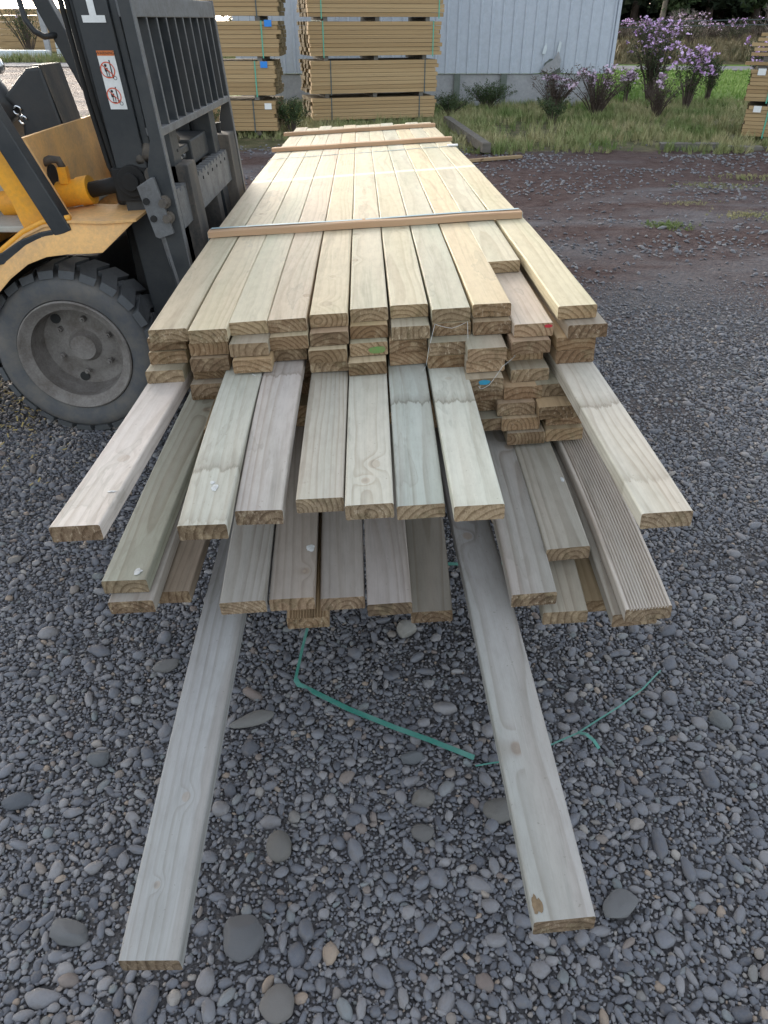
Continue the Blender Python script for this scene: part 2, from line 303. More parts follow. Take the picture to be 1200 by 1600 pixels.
M_LUG = dirty('tyre lug rubber', (0.105, 0.110, 0.115), 0.8, (0.10, 0.10, 0.10), 0.6, 8, spec=0.2)
M_RIM = dirty('muddy wheel rim', (0.25, 0.23, 0.21), 0.8, (0.11, 0.09, 0.075), 0.9, 14)
M_WHITE = dirty('white print', (0.80, 0.80, 0.78), 0.5, (0.5, 0.5, 0.45), 0.2, 12, bump=0.0)
M_ORANGEINK = dirty('orange print', (0.72, 0.20, 0.05), 0.5, (0.4, 0.15, 0.06), 0.2, 12, bump=0.0)
M_REDINK = dirty('red print', (0.70, 0.12, 0.06), 0.5, (0.5, 0.1, 0.05), 0.2, 12, bump=0.0)
M_BLACKINK = dirty('black print', (0.03, 0.03, 0.03), 0.5, (0.05, 0.05, 0.05), 0.2, 12, bump=0.0)
M_STRAP = dirty('blue grey strapping', (0.22, 0.34, 0.37), 0.35, (0.5, 0.55, 0.55), 0.5, 20, spec=0.5)
M_GREENSTRAP = dirty('green strapping', (0.05, 0.23, 0.18), 0.35, (0.17, 0.33, 0.29), 0.8, 14, spec=0.5, bump=0.02)
M_GREENSTRAP2 = dirty('teal strapping', (0.10, 0.42, 0.30), 0.4, (0.2, 0.4, 0.3), 0.3, 9)
M_DKSTRAP = dirty('dark grey strapping', (0.08, 0.10, 0.10), 0.4, (0.1, 0.12, 0.12), 0.3, 9)
M_BLUETAG = dirty('blue tag', (0.03, 0.25, 0.72), 0.4, (0.05, 0.2, 0.5), 0.2, 9)
M_PAINT = dirty('white paint dab', (0.60, 0.61, 0.60), 0.5, (0.33, 0.32, 0.29), 0.95, 130)
M_BLUEMARK = dirty('blue crayon', (0.02, 0.24, 0.38), 0.7, (0.1, 0.2, 0.2), 0.5, 90)
M_GREENMARK = dirty('green crayon', (0.13, 0.27, 0.07), 0.8, (0.24, 0.17, 0.10), 0.95, 120)
M_REDMARK = dirty('red crayon', (0.50, 0.03, 0.04), 0.7, (0.2, 0.1, 0.1), 0.3, 90)
M_THREAD = dirty('white thread', (0.62, 0.62, 0.60), 0.5, (0.4, 0.4, 0.4), 0.2, 9)
M_CHIP = dirty('wood chips', (0.42, 0.34, 0.14), 0.8, (0.30, 0.2, 0.1), 0.5, 30)
M_CLAD = dirty('zinc grey cladding', (0.47, 0.51, 0.57), 0.55, (0.36, 0.39, 0.43), 0.45, 1.6, spec=0.4, streak=True, bump=0.02)
M_CONC = dirty('stained concrete', (0.36, 0.36, 0.37), 0.85, (0.20, 0.20, 0.20), 0.6, 2.2)
M_POST = dirty('green grey post', (0.15, 0.17, 0.15), 0.8, (0.09, 0.10, 0.08), 0.5, 6)
M_ROAD = dirty('asphalt road', (0.115, 0.12, 0.135), 0.85, (0.09, 0.09, 0.10), 0.4, 3)
M_WRAP = dirty('pale plastic wrap', (0.55, 0.60, 0.62), 0.4, (0.4, 0.42, 0.42), 0.4, 5)
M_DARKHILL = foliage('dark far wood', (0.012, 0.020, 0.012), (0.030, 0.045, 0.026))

# ------------------------------------------------------------------ mesh helpers
def link(name, me, mats, parent=None, shade=None):
    o = bpy.data.objects.new(name, me); COL.objects.link(o)
    if mats is not None and len(me.materials) == 0:
        for m in (mats if isinstance(mats, (list, tuple)) else [mats]): me.materials.append(m)
    if parent is not None: o.parent = parent
    if shade: 
        for p in me.polygons: p.use_smooth = True
    return o
def tag(o, label=None, cat=None, group=None, kind=None):
    if label: o['label'] = label
    if cat: o['category'] = cat
    if group: o['group'] = group
    if kind: o['kind'] = kind
    return o
def empty(name, loc=(0, 0, 0)):
    o = bpy.data.objects.new(name, None); COL.objects.link(o); o.location = loc; o.empty_display_size = 0.1
    return o
class MB:
    def __init__(s): s.v = []; s.f = []; s.mi = []
    def add(s, vs, fs, mi=0):
        b = len(s.v); s.v += [tuple(v) for v in vs]
        for f in fs: s.f.append([b + i for i in f]); s.mi.append(mi)
    def box(s, x0, x1, y0, y1, z0, z1, sh=None, mi=0):
        vs = [(x, y, z) for z in (z0, z1) for y in (y0, y1) for x in (x0, x1)]
        if sh: vs = [sh(v) for v in vs]
        s.add(vs, [(0, 2, 3, 1), (4, 5, 7, 6), (0, 1, 5, 4), (2, 6, 7, 3), (0, 4, 6, 2), (1, 3, 7, 5)], mi)
    def obox(s, c, ax, ay, az, mi=0):
        c = Vector(c); ax, ay, az = Vector(ax), Vector(ay), Vector(az)
        vs = [c + ax * i + ay * j + az * k for k in (-1, 1) for j in (-1, 1) for i in (-1, 1)]
        s.add(vs, [(0, 2, 3, 1), (4, 5, 7, 6), (0, 1, 5, 4), (2, 6, 7, 3), (0, 4, 6, 2), (1, 3, 7, 5)], mi)
    def tube(s, pts, r, n=10, mi=0, cap=True):
        pts = [Vector(p) for p in pts]; rs = r if isinstance(r, (list, tuple)) else [r] * len(pts)
        rings = []; up = Vector((0, 0, 1))
        for i, p in enumerate(pts):
            t = (pts[min(i + 1, len(pts) - 1)] - pts[max(i - 1, 0)])
            t = t.normalized() if t.length > 1e-9 else Vector((0, 0, 1))
            a = t.cross(up if abs(t.z) < 0.9 else Vector((1, 0, 0))).normalized(); b = t.cross(a)
            rings.append([p + a * math.cos(2 * math.pi * k / n) * rs[i] + b * math.sin(2 * math.pi * k / n) * rs[i] for k in range(n)])
        vs = [v for rg in rings for v in rg]
        fs = [(i * n + k, i * n + (k + 1) % n, (i + 1) * n + (k + 1) % n, (i + 1) * n + k) for i in range(len(pts) - 1) for k in range(n)]
        if cap: fs += [tuple(range(n))[::-1], tuple((len(pts) - 1) * n + k for k in range(n))]
        s.add(vs, fs, mi)
    def prism(s, poly, axis, a0, a1, sh=None, mi=0):
        """extrude 2-D polygon along axis ('y': poly is (x,z); 'x': (y,z); 'z': (x,y))"""
        def mk(p, a):
            v = (p[0], a, p[1]) if axis == 'y' else ((a, p[0], p[1]) if axis == 'x' else (p[0], p[1], a))
            return sh(v) if sh else v
        n = len(poly); vs = [mk(p, a0) for p in poly] + [mk(p, a1) for p in poly]
        fs = [tuple(range(n)), tuple(range(2 * n - 1, n - 1, -1))] + [(i, i + n, (i + 1) % n + n, (i + 1) % n) for i in range(n)]
        s.add(vs, fs, mi)
    def mesh(s, name, smooth=False):
        me = bpy.data.meshes.new(name); me.from_pydata(s.v, [], s.f)
        me.polygons.foreach_set('material_index', s.mi)
        if smooth: me.polygons.foreach_set('use_smooth', [True] * len(s.f))
        me.update(); return me
    def build(s, name, mats, parent=None, smooth=False, bevel=0.0):
        me = s.mesh(name, smooth)
        if bevel > 0:
            bm = bmesh.new(); bm.from_mesh(me); bmesh.ops.recalc_face_normals(bm, faces=bm.faces)
            bmesh.ops.bevel(bm, geom=list(bm.edges), offset=bevel, segments=2, affect='EDGES', clamp_overlap=True, profile=0.6)
            bm.to_mesh(me); bm.free()
        else:
            bm = bmesh.new(); bm.from_mesh(me); bmesh.ops.recalc_face_normals(bm, faces=bm.faces); bm.to_mesh(me); bm.free()
        return link(name, me, mats, parent)
def smooth_angle(o, ang=35):
    for p in o.data.polygons: p.use_smooth = True
    try: o.data.set_sharp_from_angle(angle=rad(ang))
    except Exception: pass
    return o

def hidden_variant(name, me, mat):
    if len(me.materials) == 0: me.materials.append(mat)
    return bpy.data.objects.new(name, me)
def scatter(name, variants, loc, rot, scl, tint, idx, label=None):
    """one object that instances small pieces on its points (uncountable stuff)"""
    n = len(loc); me = bpy.data.meshes.new(name); me.vertices.add(n)
    me.vertices.foreach_set('co', np.asarray(loc, np.float32).ravel())
    for an, ty, data, key in (('rot', 'FLOAT_VECTOR', rot, 'vector'), ('scl', 'FLOAT_VECTOR', scl, 'vector'), ('tint', 'FLOAT', tint, 'value'), ('idx', 'INT', idx, 'value')):
        a = me.attributes.new(an, ty, 'POINT'); a.data.foreach_set(key, np.asarray(data, np.int32 if ty == 'INT' else np.float32).ravel())
    o = bpy.data.objects.new(name, me); COL.objects.link(o)
    vc = bpy.data.collections.new(name + ' pieces')
    for k, v in enumerate(variants): v.name = '%s_%02d' % (name, k); vc.objects.link(v)
    ng = bpy.data.node_groups.new(name + ' scatter', 'GeometryNodeTree')
    ng.interface.new_socket('Geometry', in_out='INPUT', socket_type='NodeSocketGeometry')
    ng.interface.new_socket('Geometry', in_out='OUTPUT', socket_type='NodeSocketGeometry')
    N, L = ng.nodes, ng.links
    gi = N.new('NodeGroupInput'); go = N.new('NodeGroupOutput'); ci = N.new('GeometryNodeCollectionInfo')
    ci.inputs['Collection'].default_value = vc; ci.inputs['Separate Children'].default_value = True; ci.inputs['Reset Children'].default_value = True
    ip = N.new('GeometryNodeInstanceOnPoints'); ip.inputs['Pick Instance'].default_value = True
    def na(nm, ty):
        x = N.new('GeometryNodeInputNamedAttribute'); x.data_type = ty; x.inputs['Name'].default_value = nm; return x.outputs[0]
    L.new(gi.outputs[0], ip.inputs['Points']); L.new(ci.outputs[0], ip.inputs['Instance'])
    L.new(na('idx', 'INT'), ip.inputs['Instance Index']); L.new(na('rot', 'FLOAT_VECTOR'), ip.inputs['Rotation']); L.new(na('scl', 'FLOAT_VECTOR'), ip.inputs['Scale'])
    L.new(ip.outputs[0], go.inputs[0])
    md = o.modifiers.new('scatter', 'NODES'); md.node_group = ng
    o['kind'] = 'stuff'
    if label: o['label'] = label
    return o

# ------------------------------------------------------------------ ground
def ground():
    xs = np.concatenate([np.linspace(-300, -12, 12), np.linspace(-11, 11, 60), np.linspace(12, 300, 12)])
    ys = np.concatenate([np.linspace(-60, -3, 6), np.linspace(-2.5, 14, 60), np.linspace(15, 600, 16)])
    vs = []
    for y in ys:
        for x in xs:
            d = max(0.0, min(1.0, (y - 3.5) / 3.0)) * (1 if abs(x) < 12 and y < 14 else 0)
            vs.append((x, y, -0.004 + d * 0.035 * (noise.noise(Vector((x * 0.8, y * 1.3, 0))) )))
    nx = len(xs)
    fs = [(j * nx + i, j * nx + i + 1, (j + 1) * nx + i + 1, (j + 1) * nx + i) for j in range(len(ys) - 1) for i in range(nx - 1)]
    me = bpy.data.meshes.new('ground'); me.from_pydata(vs, [], fs)
    me.polygons.foreach_set('use_smooth', [True] * len(fs))
    o = link('ground', me, M_GROUND); tag(o, 'dark gravel yard with soil and mud patches running to a grass verge', kind='structure')
ground()
def road():
    b = MB(); n = 14; pts = []
    for i in range(n + 1):
        x = -40 + i * 8.0; yc = 27.6 + (x - 6) * 0.10 * -1.0
        pts.append((x, yc))
    vs = [(x, y - 1.25, 0.02) for x, y in pts] + [(x, y + 1.25, 0.02) for x, y in pts]
    b.add(vs, [(i, i + 1, i + n + 2, i + n + 1) for i in range(n)])
    o = b.build('road', M_ROAD); tag(o, 'narrow grey asphalt road behind the lawn', kind='structure')
road()
def bank():
    xs = np.linspace(-70, 110, 46); ys = [29.5, 30.5, 32, 34, 37, 42, 50, 70, 110]; hs = [-0.05, 0.10, 0.30, 0.42, 0.52, 0.58, 0.6, 0.7, 1.0]
    vs = []
    for y, h in zip(ys, hs):
        for x in xs:
            yy = y + max(0.0, -(x - 6) * 0.10)
            vs.append((x, yy, h * (1 + 0.35 * noise.noise(Vector((x * 0.25, y * 0.3, 2)))) * (0.25 if x < -3 else 1)))
    n = len(xs)
    me = bpy.data.meshes.new('bank'); me.from_pydata(vs, [], [(j * n + i, j * n + i + 1, (j + 1) * n + i + 1, (j + 1) * n + i) for j in range(len(ys) - 1) for i in range(n - 1)])
    me.polygons.foreach_set('use_smooth', [True] * len(me.polygons))
    m = new_mat('dry grass bank'); g = G(m); pos = g.n('ShaderNodeNewGeometry', 0)
    g.out(g.mix(g.ramp(g.noise(pos, 2, 6, 0.7), [(0.35, 0.0), (0.65, 1.0)]), (0.06, 0.062, 0.03), (0.15, 0.115, 0.065)), 0.9, g.bump(g.noise(pos, 6, 5), 0.8, 0.1), 0, 0.1)
    tag(link('grass_bank', me, m), 'low bank of dry grass beyond the road', kind='structure')
bank()

# ------------------------------------------------------------------ pebbles
def pebble_mesh(seed, sub=2, flat=0.6, angular=0.25):
    bm = bmesh.new(); bmesh.ops.create_icosphere(bm, subdivisions=sub, radius=1.0)
    r = random.Random(seed); o = Vector((r.uniform(-50, 50), r.uniform(-50, 50), r.uniform(-50, 50)))
    ax = r.uniform(0.78, 1.25); cuts = []
    for _ in range(r.choice([0, 1, 2, 3])):
        d = Vector((r.gauss(0, 1), r.gauss(0, 1), r.gauss(0, 0.7))).normalized(); cuts.append((d, r.uniform(0.62, 0.85)))
    for v in bm.verts:
        p = v.co.copy(); k = 1 + angular * noise.noise(p * 0.9 + o) + 0.06 * noise.noise(p * 2.6 + o)
        p *= k
        for d, t in cuts:
            e = p.dot(d) - t
            if e > 0: p -= d * e * 0.8
        v.co = Vector((p.x * ax, p.y / ax, p.z * flat))
    me = bpy.data.meshes.new('pebble'); bm.to_mesh(me); bm.free()
    me.polygons.foreach_set('use_smooth', [True] * len(me.polygons)); return me
def inview(x, y, m): return abs(x) < 0.50 * math.hypot(y, CAM_H) + m
BIG = [  # hand placed stones seen in the photograph: x, y, rx, ry, yaw, height, colour, label
    (-0.238, 0.640, 0.050, 0.054, 0.3, 0.022, (0.105, 0.105, 0.108), 'largest flat oval grey stone, just right of the left long board end'),
    (0.076, 0.905, 0.028, 0.031, 0.2, 0.018, (0.135, 0.128, 0.118), 'round pale brown-grey stone, upper of the pair between the long boards'),
    (0.074, 0.832, 0.028, 0.026, 0.0, 0.014, (0.11, 0.105, 0.10), 'round flat grey stone, lower of the pair between the long boards'),
    (0.061, 1.002, 0.027, 0.023, 0.1, 0.018, (0.095, 0.10, 0.105), 'dark blocky grey stone beside the end of the green strap'),
    (0.056, 1.392, 0.040, 0.030, -0.5, 0.026, (0.22, 0.21, 0.19), 'pale angular stone in front of the middle lower boards'),
    (-0.526, 1.269, 0.036, 0.032, 0.6, 0.018, (0.13, 0.125, 0.12), 'smooth grey oval stone left of the left long board'),
    (-0.540, 0.645, 0.046, 0.030, -0.3, 0.02, (0.12, 0.12, 0.12), 'grey wedge-shaped stone at lower left of the gravel'),
    (0.232, 0.880, 0.040, 0.046, 0.5, 0.02, (0.12, 0.115, 0.105), 'big brown-grey stone half under the right long board'),
    (0.415, 0.690, 0.038, 0.046, 0.5, 0.018, (0.125, 0.125, 0.125), 'long oval grey stone right of the right long board end'),
    (-0.196, 0.800, 0.034, 0.036, 0.2, 0.02, (0.125, 0.118, 0.108), 'brownish grey stone half buried right of the left long board'),
    (-0.293, 1.107, 0.046, 0.038, 0.4, 0.012, (0.15, 0.145, 0.135), 'flat pale stone sunk in the soil right of the left long board'),
    (-0.168, 0.535, 0.034, 0.040, -0.5, 0.016, (0.14, 0.13, 0.12), 'flat brownish stone at the bottom edge near the left board end'),
    (0.748, 1.102, 0.034, 0.027, -0.9, 0.018, (0.12, 0.125, 0.125), 'flat grey oval stone far right of the right long board'),
    (-0.600, 1.000, 0.034, 0.024, 0.0, 0.02, (0.10, 0.105, 0.11), 'dark grey rounded stone at left, level with the green strap'),
    (-0.728, 0.897, 0.034, 0.024, 0.3, 0.02, (0.085, 0.09, 0.10), 'dark blue-grey stone at the left edge of the gravel'),
    (0.262, 1.390, 0.048, 0.026, 0.1, 0.02, (0.11, 0.12, 0.125), 'smooth blue-grey oblong stone under the right lower boards'),
]
def gravel():
    variants = [hidden_variant('p', pebble_mesh(100 + i, 2 if i < 9 else 1, (0.45, 0.55, 0.62, 0.7, 0.5, 0.8, 0.6, 0.66, 0.5, 0.62, 0.7, 0.55)[i], (0.38, 0.45, 0.30, 0.5)[i % 4]), M_PEB) for i in range(12)]
    res = 0.004; x0, y0 = -4.5, 0.2; nx, ny = int(9 / res), int(5.6 / res)
    occ = np.zeros((ny, nx), bool)
    def stamp(x, y, r):
        i0, j0 = int((x - x0) / res), int((y - y0) / res); k = int(r / res) + 1
        a, b, c, d = max(0, j0 - k), min(ny, j0 + k + 1), max(0, i0 - k), min(nx, i0 + k + 1)
        if a >= b or c >= d: return
        yy, xx = np.ogrid[a - j0:b - j0, c - i0:d - i0]; occ[a:b, c:d] |= (xx * xx + yy * yy) <= (r / res) ** 2
    for s in BIG: stamp(s[0], s[1], (s[2] * .84 + s[3] * .66) / 2 * 0.9)
    LOC, ROT, SCL, TN, IX = [], [], [], [], []
    for (rmin, rmax, ymax, tries, free) in ((0.015, 0.023, 3.2, 330, 0.9), (0.0100, 0.015, 3.4, 5200, 0.9), (0.0065, 0.0100, 4.0, 50000, 0.85), (0.0040, 0.0065, 4.4, 260000, 0.7), (0.0024, 0.0040, 2.6, 200000, 0.4)):
        cell = rmax * 2; grid = {}; acc = []
        U = RNG.random((tries, 4))
        ymin = 0.36
        # density falls off with distance: sample y with weight towards the camera
        for u in U:
            y = ymin + (ymax - ymin) * (u[0] ** 1.25); hw = 0.50 * math.hypot(y, CAM_H) + 0.55; x = (u[1] * 2 - 1) * hw
            # thinner patches of bare soil
            bare = noise.noise(Vector((x * 2.1, y * 2.1, 5.0)))
            if bare > 0.28 and rmax < 0.02 and u[3] < 0.60: continue
            if y > 2.6 and u[3] < (y - 2.6) / 2.2: continue
            r = rmin + (rmax - rmin) * u[2] ** 1.7
            i, j = int((x - x0) / res), int((y - y0) / res)
            if not (0 <= i < nx and 0 <= j < ny) or occ[j, i]: continue
            e = r * free / res
            if rmax > 0.0045:
                k = int(e * 0.8)
                if occ[j, max(0, i - k)] or occ[j, min(nx - 1, i + k)] or occ[max(0, j - k), i] or occ[min(ny - 1, j + k), i]: continue
            gx, gy = int(x // cell), int(y // cell); ok = True
            for a in (-1, 0, 1):
                for b in (-1, 0, 1):
                    for (px, py, pr) in grid.get((gx + a, gy + b), ()):
                        if (px - x) ** 2 + (py - y) ** 2 < ((pr + r) * 0.93) ** 2: ok = False; break
                    if not ok: break
                if not ok: break
            if not ok: continue
            grid.setdefault((gx, gy), []).append((x, y, r)); acc.append((x, y, r))
        for (x, y, r) in acc:
            stamp(x, y, r * 0.92)
            el = random.uniform(0.78, 1.32); sq = random.uniform(0.8, 1.15)
            LOC.append((x, y, r * random.uniform(-0.18, 0.26) - 0.001)); ROT.append((random.gauss(0, 0.22), random.gauss(0, 0.22), random.uniform(0, 6.283)))
            SCL.append((r * el * 1.04, r / el * 1.04, r * sq)); 
            t = min(1.0, max(0.0, random.gauss(0.42, 0.25))) if random.random() > 0.05 else random.uniform(0.8, 1.0)
            TN.append(t); IX.append(random.randrange(9) if r > 0.006 else random.randrange(9, 12))
    scatter('gravel', variants, LOC, ROT, SCL, TN, IX, 'dense layer of rounded grey river pebbles')
    print('pebbles', len(LOC))
gravel()
for k, (x, y, rx, ry, yaw, h, colr, lab) in enumerate(BIG):
    o = link('stone', pebble_mesh(500 + k * 7, 4, 1.0, 0.22), M_STONE)
    o.scale = (rx * 0.84, ry * 0.66, h * 0.85); o.rotation_euler = (0, 0, yaw); o.location = (x, y, h * 0.30); o.color = (*[min(.3, q * 1.25) for q in colr], 1)
    tag(o, lab, 'stone', 'large stones in the gravel')
# coarse stones and clods beyond the pebbles
def far_gravel():
    variants = [hidden_variant('p', pebble_mesh(300 + i, 1, 0.6, 0.5), M_PEB) for i in range(6)]
    n = 8500; LOC, ROT, SCL, TN, IX = [], [], [], [], []
    while len(LOC) < n:
        y = 3.2 + 7.0 * random.random() ** 1.2; x = random.uniform(-1, 1) * (0.62 * y + 0.5)
        if noise.noise(Vector((x * 0.9, y * 1.6, 9))) + random.gauss(0, 0.22) < -0.02: continue
        if noise.noise(Vector((x * 0.32, y * 1.05, 1))) > 0.22 and random.random() < 0.7: continue
        r = random.uniform(0.006, 0.013) * (1 + 0.08 * (y - 3)) * (2.0 if random.random() < 0.02 else 1)
        LOC.append((x, y, 0.002 + 0.035 * max(0, min(1, (y - 3.5) / 3)) * noise.noise(Vector((x * .8, y * 1.3, 0))))); ROT.append((random.gauss(0, .3), random.gauss(0, .3), random.uniform(0, 6.28)))
        SCL.append((r * random.uniform(.8, 1.4), r, r * .8)); TN.append(min(.97, max(0, random.gauss(0.42, 0.2)))); IX.append(random.randrange(6))
    scatter('distant_gravel', variants, LOC, ROT, SCL, TN, IX, 'sparser loose stones further out in the yard')
far_gravel()

# ------------------------------------------------------------------ the timber pack
PITCH, TL, ROLL, BW = 0.0895, 0.0325, 0.055, 0.0884
_tp = np.polyfit([1.0, 1.4, 1.7, 2.1, 2.44, 3.3, 4.68, 6.07], [0.585, 0.572, 0.560, 0.552, 0.549, 0.558, 0.602, 0.642], 3)
def top_drop(Y): return float(np.polyval(_tp, Y))
def pack_cx(Y): return -0.0545 - 0.0292 * (Y - 2.44)
def nominal(c, L, Y):
    u = (c - 6) * PITCH
    return pack_cx(Y) + u, CAM_H - top_drop(Y) + ROLL * u - (L - 1) * TL
def board_profile(grooved=False):
    h, w, r = 0.0313, BW, 0.0040; P = []
    def corner(cx, cz, a0):
        for k in range(4):
            a = rad(a0 + 30 * k); P.append((cx + r * math.cos(a), cz + r * math.sin(a)))
    corner(w / 2 - r, -r, 0)                        # top right -> going counter-clockwise seen from the front
    if grooved:
        n = 13; x0 = w / 2 - 0.006; st = (w - 0.012) / n
        for i in range(n):
            xa = x0 - i * st
            P += [(xa - st * 0.05, 0.0), (xa - st * 0.28, -0.0042), (xa - st * 0.58, -0.0042), (xa - st * 0.80, 0.0)]
    corner(-w / 2 + r, -r, 90)
    corner(-w / 2 + r, -h + r, 180)
    n = 15; x0 = -w / 2 + 0.008; st = (w - 0.016) / n
    for i in range(n): P += [(x0 + st * (i + 0.15), -h), (x0 + st * (i + 0.5), -h + 0.0013)]
    corner(w / 2 - r, -h + r, 270)
    out = []
    for p in P:
        if not out or (abs(p[0] - out[-1][0]) + abs(p[1] - out[-1][1])) > 1e-6: out.append(p)
    return out
PROF, PROFG = board_profile(), board_profile(True)
BOARDS = {}
def make_board(key, c, L, yf, yb=None, lat=0.0, tip=None, colr=(0.6, 0.5, 0.38), grooved=False, mat=None, z_extra=0.0, wk=1.0):
    """c column (1..11), L layer from the top, yf near end; tip=(x, z) of the near end when it is pulled out"""
    rr = random.Random(hash(key) & 0xffff if False else (c * 131 + L * 17 + int(yf * 1000)))
    if yb is None: yb = 6.02 + rr.uniform(-0.05, 0.05)
    js = 1.75 if yf > 0.9 else 2.0
    if tip:
        X2, Z2 = nominal(c, L, 2.6)[0] + lat * 0, nominal(c, L, js)[1]
        m0 = (nominal(c, L, js + 0.1)[1] - Z2) / 0.1
        kq = (tip[1] - Z2 - m0 * (yf - js)) / (yf - js) ** 2
        ys = list(np.linspace(yf, js, 12)) + [2.1, 2.35, 2.6] + list(np.linspace(3.0, yb, 7))
        def path(Y):
            x, z = nominal(c, L, Y)
            if Y < js: z = Z2 + m0 * (Y - js) + kq * (Y - js) ** 2
            if Y < 2.6: x = X2 + (tip[0] - X2) * (2.6 - Y) / (2.6 - yf)
            return x, z + z_extra
        yaw = (X2 - tip[0]) / (2.6 - yf)
    else:
        ys = list(np.linspace(yf, yb, 13)); yaw = -0.0292
        def path(Y):
            x, z = nominal(c, L, Y); return x + lat * max(0.0, min(1.0, (2.9 - Y) / 1.25)), z + z_extra
    prof = PROFG if grooved else PROF
    vs, gp = [], []; warp = rr.uniform(-1, 1) * 0.0010; endskew = rr.uniform(-0.02, 0.02) - yaw; tilt = rr.uniform(-0.05, 0.05)
    if tip is None and yf < 2.2: roll = ROLL + rr.gauss(0, 0.006)
    else: roll = ROLL + rr.gauss(0, 0.01)
    for i, Y in enumerate(ys):
        x, z = path(Y); k = 1.0 if i == 0 else 0.0; rl = roll if Y < 2 else ROLL
        for (px, pz) in prof:
            px2 = px * wk
            vs.append((x + px2 - pz * rl * 1.0, Y + (px2 * endskew + pz * tilt) * k, z + px2 * rl + pz + warp * math.sin(Y * 5)))
            gp.append((px2, Y - yf, pz))
    n = len(prof); fs, mi = [], []
    for i in range(len(ys) - 1):
        for k in range(n):
            fs.append((i * n + k, i * n + (k + 1) % n, (i + 1) * n + (k + 1) % n, (i + 1) * n + k)); mi.append(0)
    fs.append(tuple(range(n))[::-1]); mi.append(1); fs.append(tuple((len(ys) - 1) * n + k for k in range(n))); mi.append(1)
    ox, oz = path(ys[0])
    vs = [(v[0] - ox, v[1] - ys[0], v[2] - oz) for v in vs]
    me = bpy.data.meshes.new('board'); me.from_pydata(vs, [], fs); me.polygons.foreach_set('material_index', mi)
    a = me.attributes.new('gp', 'FLOAT_VECTOR', 'POINT'); a.data.foreach_set('vector', np.asarray(gp, np.float32).ravel())
    bm = bmesh.new(); bm.from_mesh(me); bmesh.ops.recalc_face_normals(bm, faces=bm.faces); bm.to_mesh(me); bm.free()
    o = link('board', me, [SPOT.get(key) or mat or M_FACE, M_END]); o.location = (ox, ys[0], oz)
    o.color = (*colr, 1); BOARDS[key] = (o, path, roll)
    return o
def vary(c, a=0.04):
    k = 1 + random.uniform(-a, a) * 1.5; return tuple(max(0.02, x * k * (1 + random.uniform(-a, a) * 0.5)) for x in c)
CREAM = (0.60, 0.50, 0.335)
TOPS = [ # col, yf, lat, colour, label
    (1, 1.624, -0.016, (0.53, 0.45, 0.32), 'cream top board with grey knots, leftmost beside the forklift'),
    (2, 1.606, -0.011, (0.62, 0.53, 0.37), 'cream top board with a pale yellow spot on its end, second from the left'),
    (3, 1.645, -0.013, (0.60, 0.53, 0.38), 'pale cream top board, third from the left'),
    (4, 1.648, -0.013, (0.60, 0.49, 0.35), 'pinkish cream top board, fourth from the left'),
    (5, 1.665, -0.007, (0.64, 0.53, 0.35), 'cream top board with brown knot near its end, fifth from the left'),
    (6, 1.692, -0.003, (0.63, 0.55, 0.39), 'pale top board in the middle of the top layer'),
    (7, 1.699, 0.002, (0.63, 0.55, 0.38), 'pale top board just right of the middle of the top layer'),
    (8, 1.663, 0.007, (0.56, 0.52, 0.39), 'cream top board with grey blue stain streaks, fourth from the right'),
    (9, 1.676, 0.013, (0.68, 0.55, 0.35), 'warm yellow cream top board, third from the right'),
    (10, 1.997, 0.002, (0.60, 0.54, 0.39), 'shorter top board set back from the others, second from the right'),
    (11, 1.641, 0.022, (0.62, 0.54, 0.36), 'rightmost top board with yellow left edge')]
for c, yf, lat, colr, lab in TOPS:
    o = make_board(('top', c), c, 1, yf, 6.0 + (0.06, -0.02, 0.09, 0.0, 0.10, 0.05, 0.08, 0.12, 0.02, 0.12, 0.06)[c - 1] - 0.02 * c + 0.1, lat, None, (colr[0] * .97, colr[1] * .99, colr[2] * 1.01))
    tag(o, lab, 'board', 'boards of the timber pack')
ORD = ['', 'first', 'second', 'third', 'fourth', 'fifth', 'sixth', 'seventh', 'eighth', 'ninth', 'tenth', 'eleventh', 'twelfth', 'thirteenth']
INNER = [(1,2,1.653,-.031),(1,3,1.651,-.033),(1,4,1.616,-.038),(2,2,1.613,-.015),(2,3,1.601,-.015),(2,4,1.629,-.019),(2,5,1.605,-.024),
    (3,2,1.594,-.009),(3,3,1.58,-.003),(4,2,1.626,-.010),(4,3,1.636,-.016),(5,2,1.636,-.007),(5,3,1.614,-.011),(5,4,1.633,-.010),
    (6,2,1.666,-.004),(6,3,1.642,-.005),(6,4,1.608,-.009),(7,2,1.646,.003),(7,3,1.649,-.002),(7,4,1.654,-.001),
    (8,2,1.659,.010),(8,3,1.624,-.001),(8,4,1.625,-.002),(9,2,1.653,.013),(9,3,1.578,-.007),(9,4,1.59,-.007),(9,5,1.558,-.012),(9,6,1.575,-.007),(9,7,1.586,0),(9,8,1.55,.009),
    (10,2,1.625,.013),(10,3,1.604,.007),(10,4,1.646,.003),(10,5,1.598,.010),(10,6,1.575,-.007),(10,7,1.558,-.022),(10,8,1.544,-.011),(10,9,1.535,.003),
    (11,2,1.610,.042),(11,3,1.619,.023),(11,4,1.619,.025),(11,6,1.578,-.022),(11,7,1.53,-.021),(11,8,1.563,.006),(11,9,1.546,.005)]
TONE = [('honey brown', (0.50, 0.37, 0.22)), ('greyish brown', (0.38, 0.33, 0.25)), ('tan', (0.52, 0.42, 0.28)), ('dull brown', (0.40, 0.30, 0.20))]
SPEC = {(10, 2): ('red-marked', (0.56, 0.47, 0.38)), (6, 3): ('green-marked', (0.42, 0.38, 0.27)), (9, 5): ('blue-marked', (0.42, 0.36, 0.26)), (9, 3): ('greyish brown', (0.40, 0.35, 0.27))}
have = {(c, 1) for c in range(1, 12)}
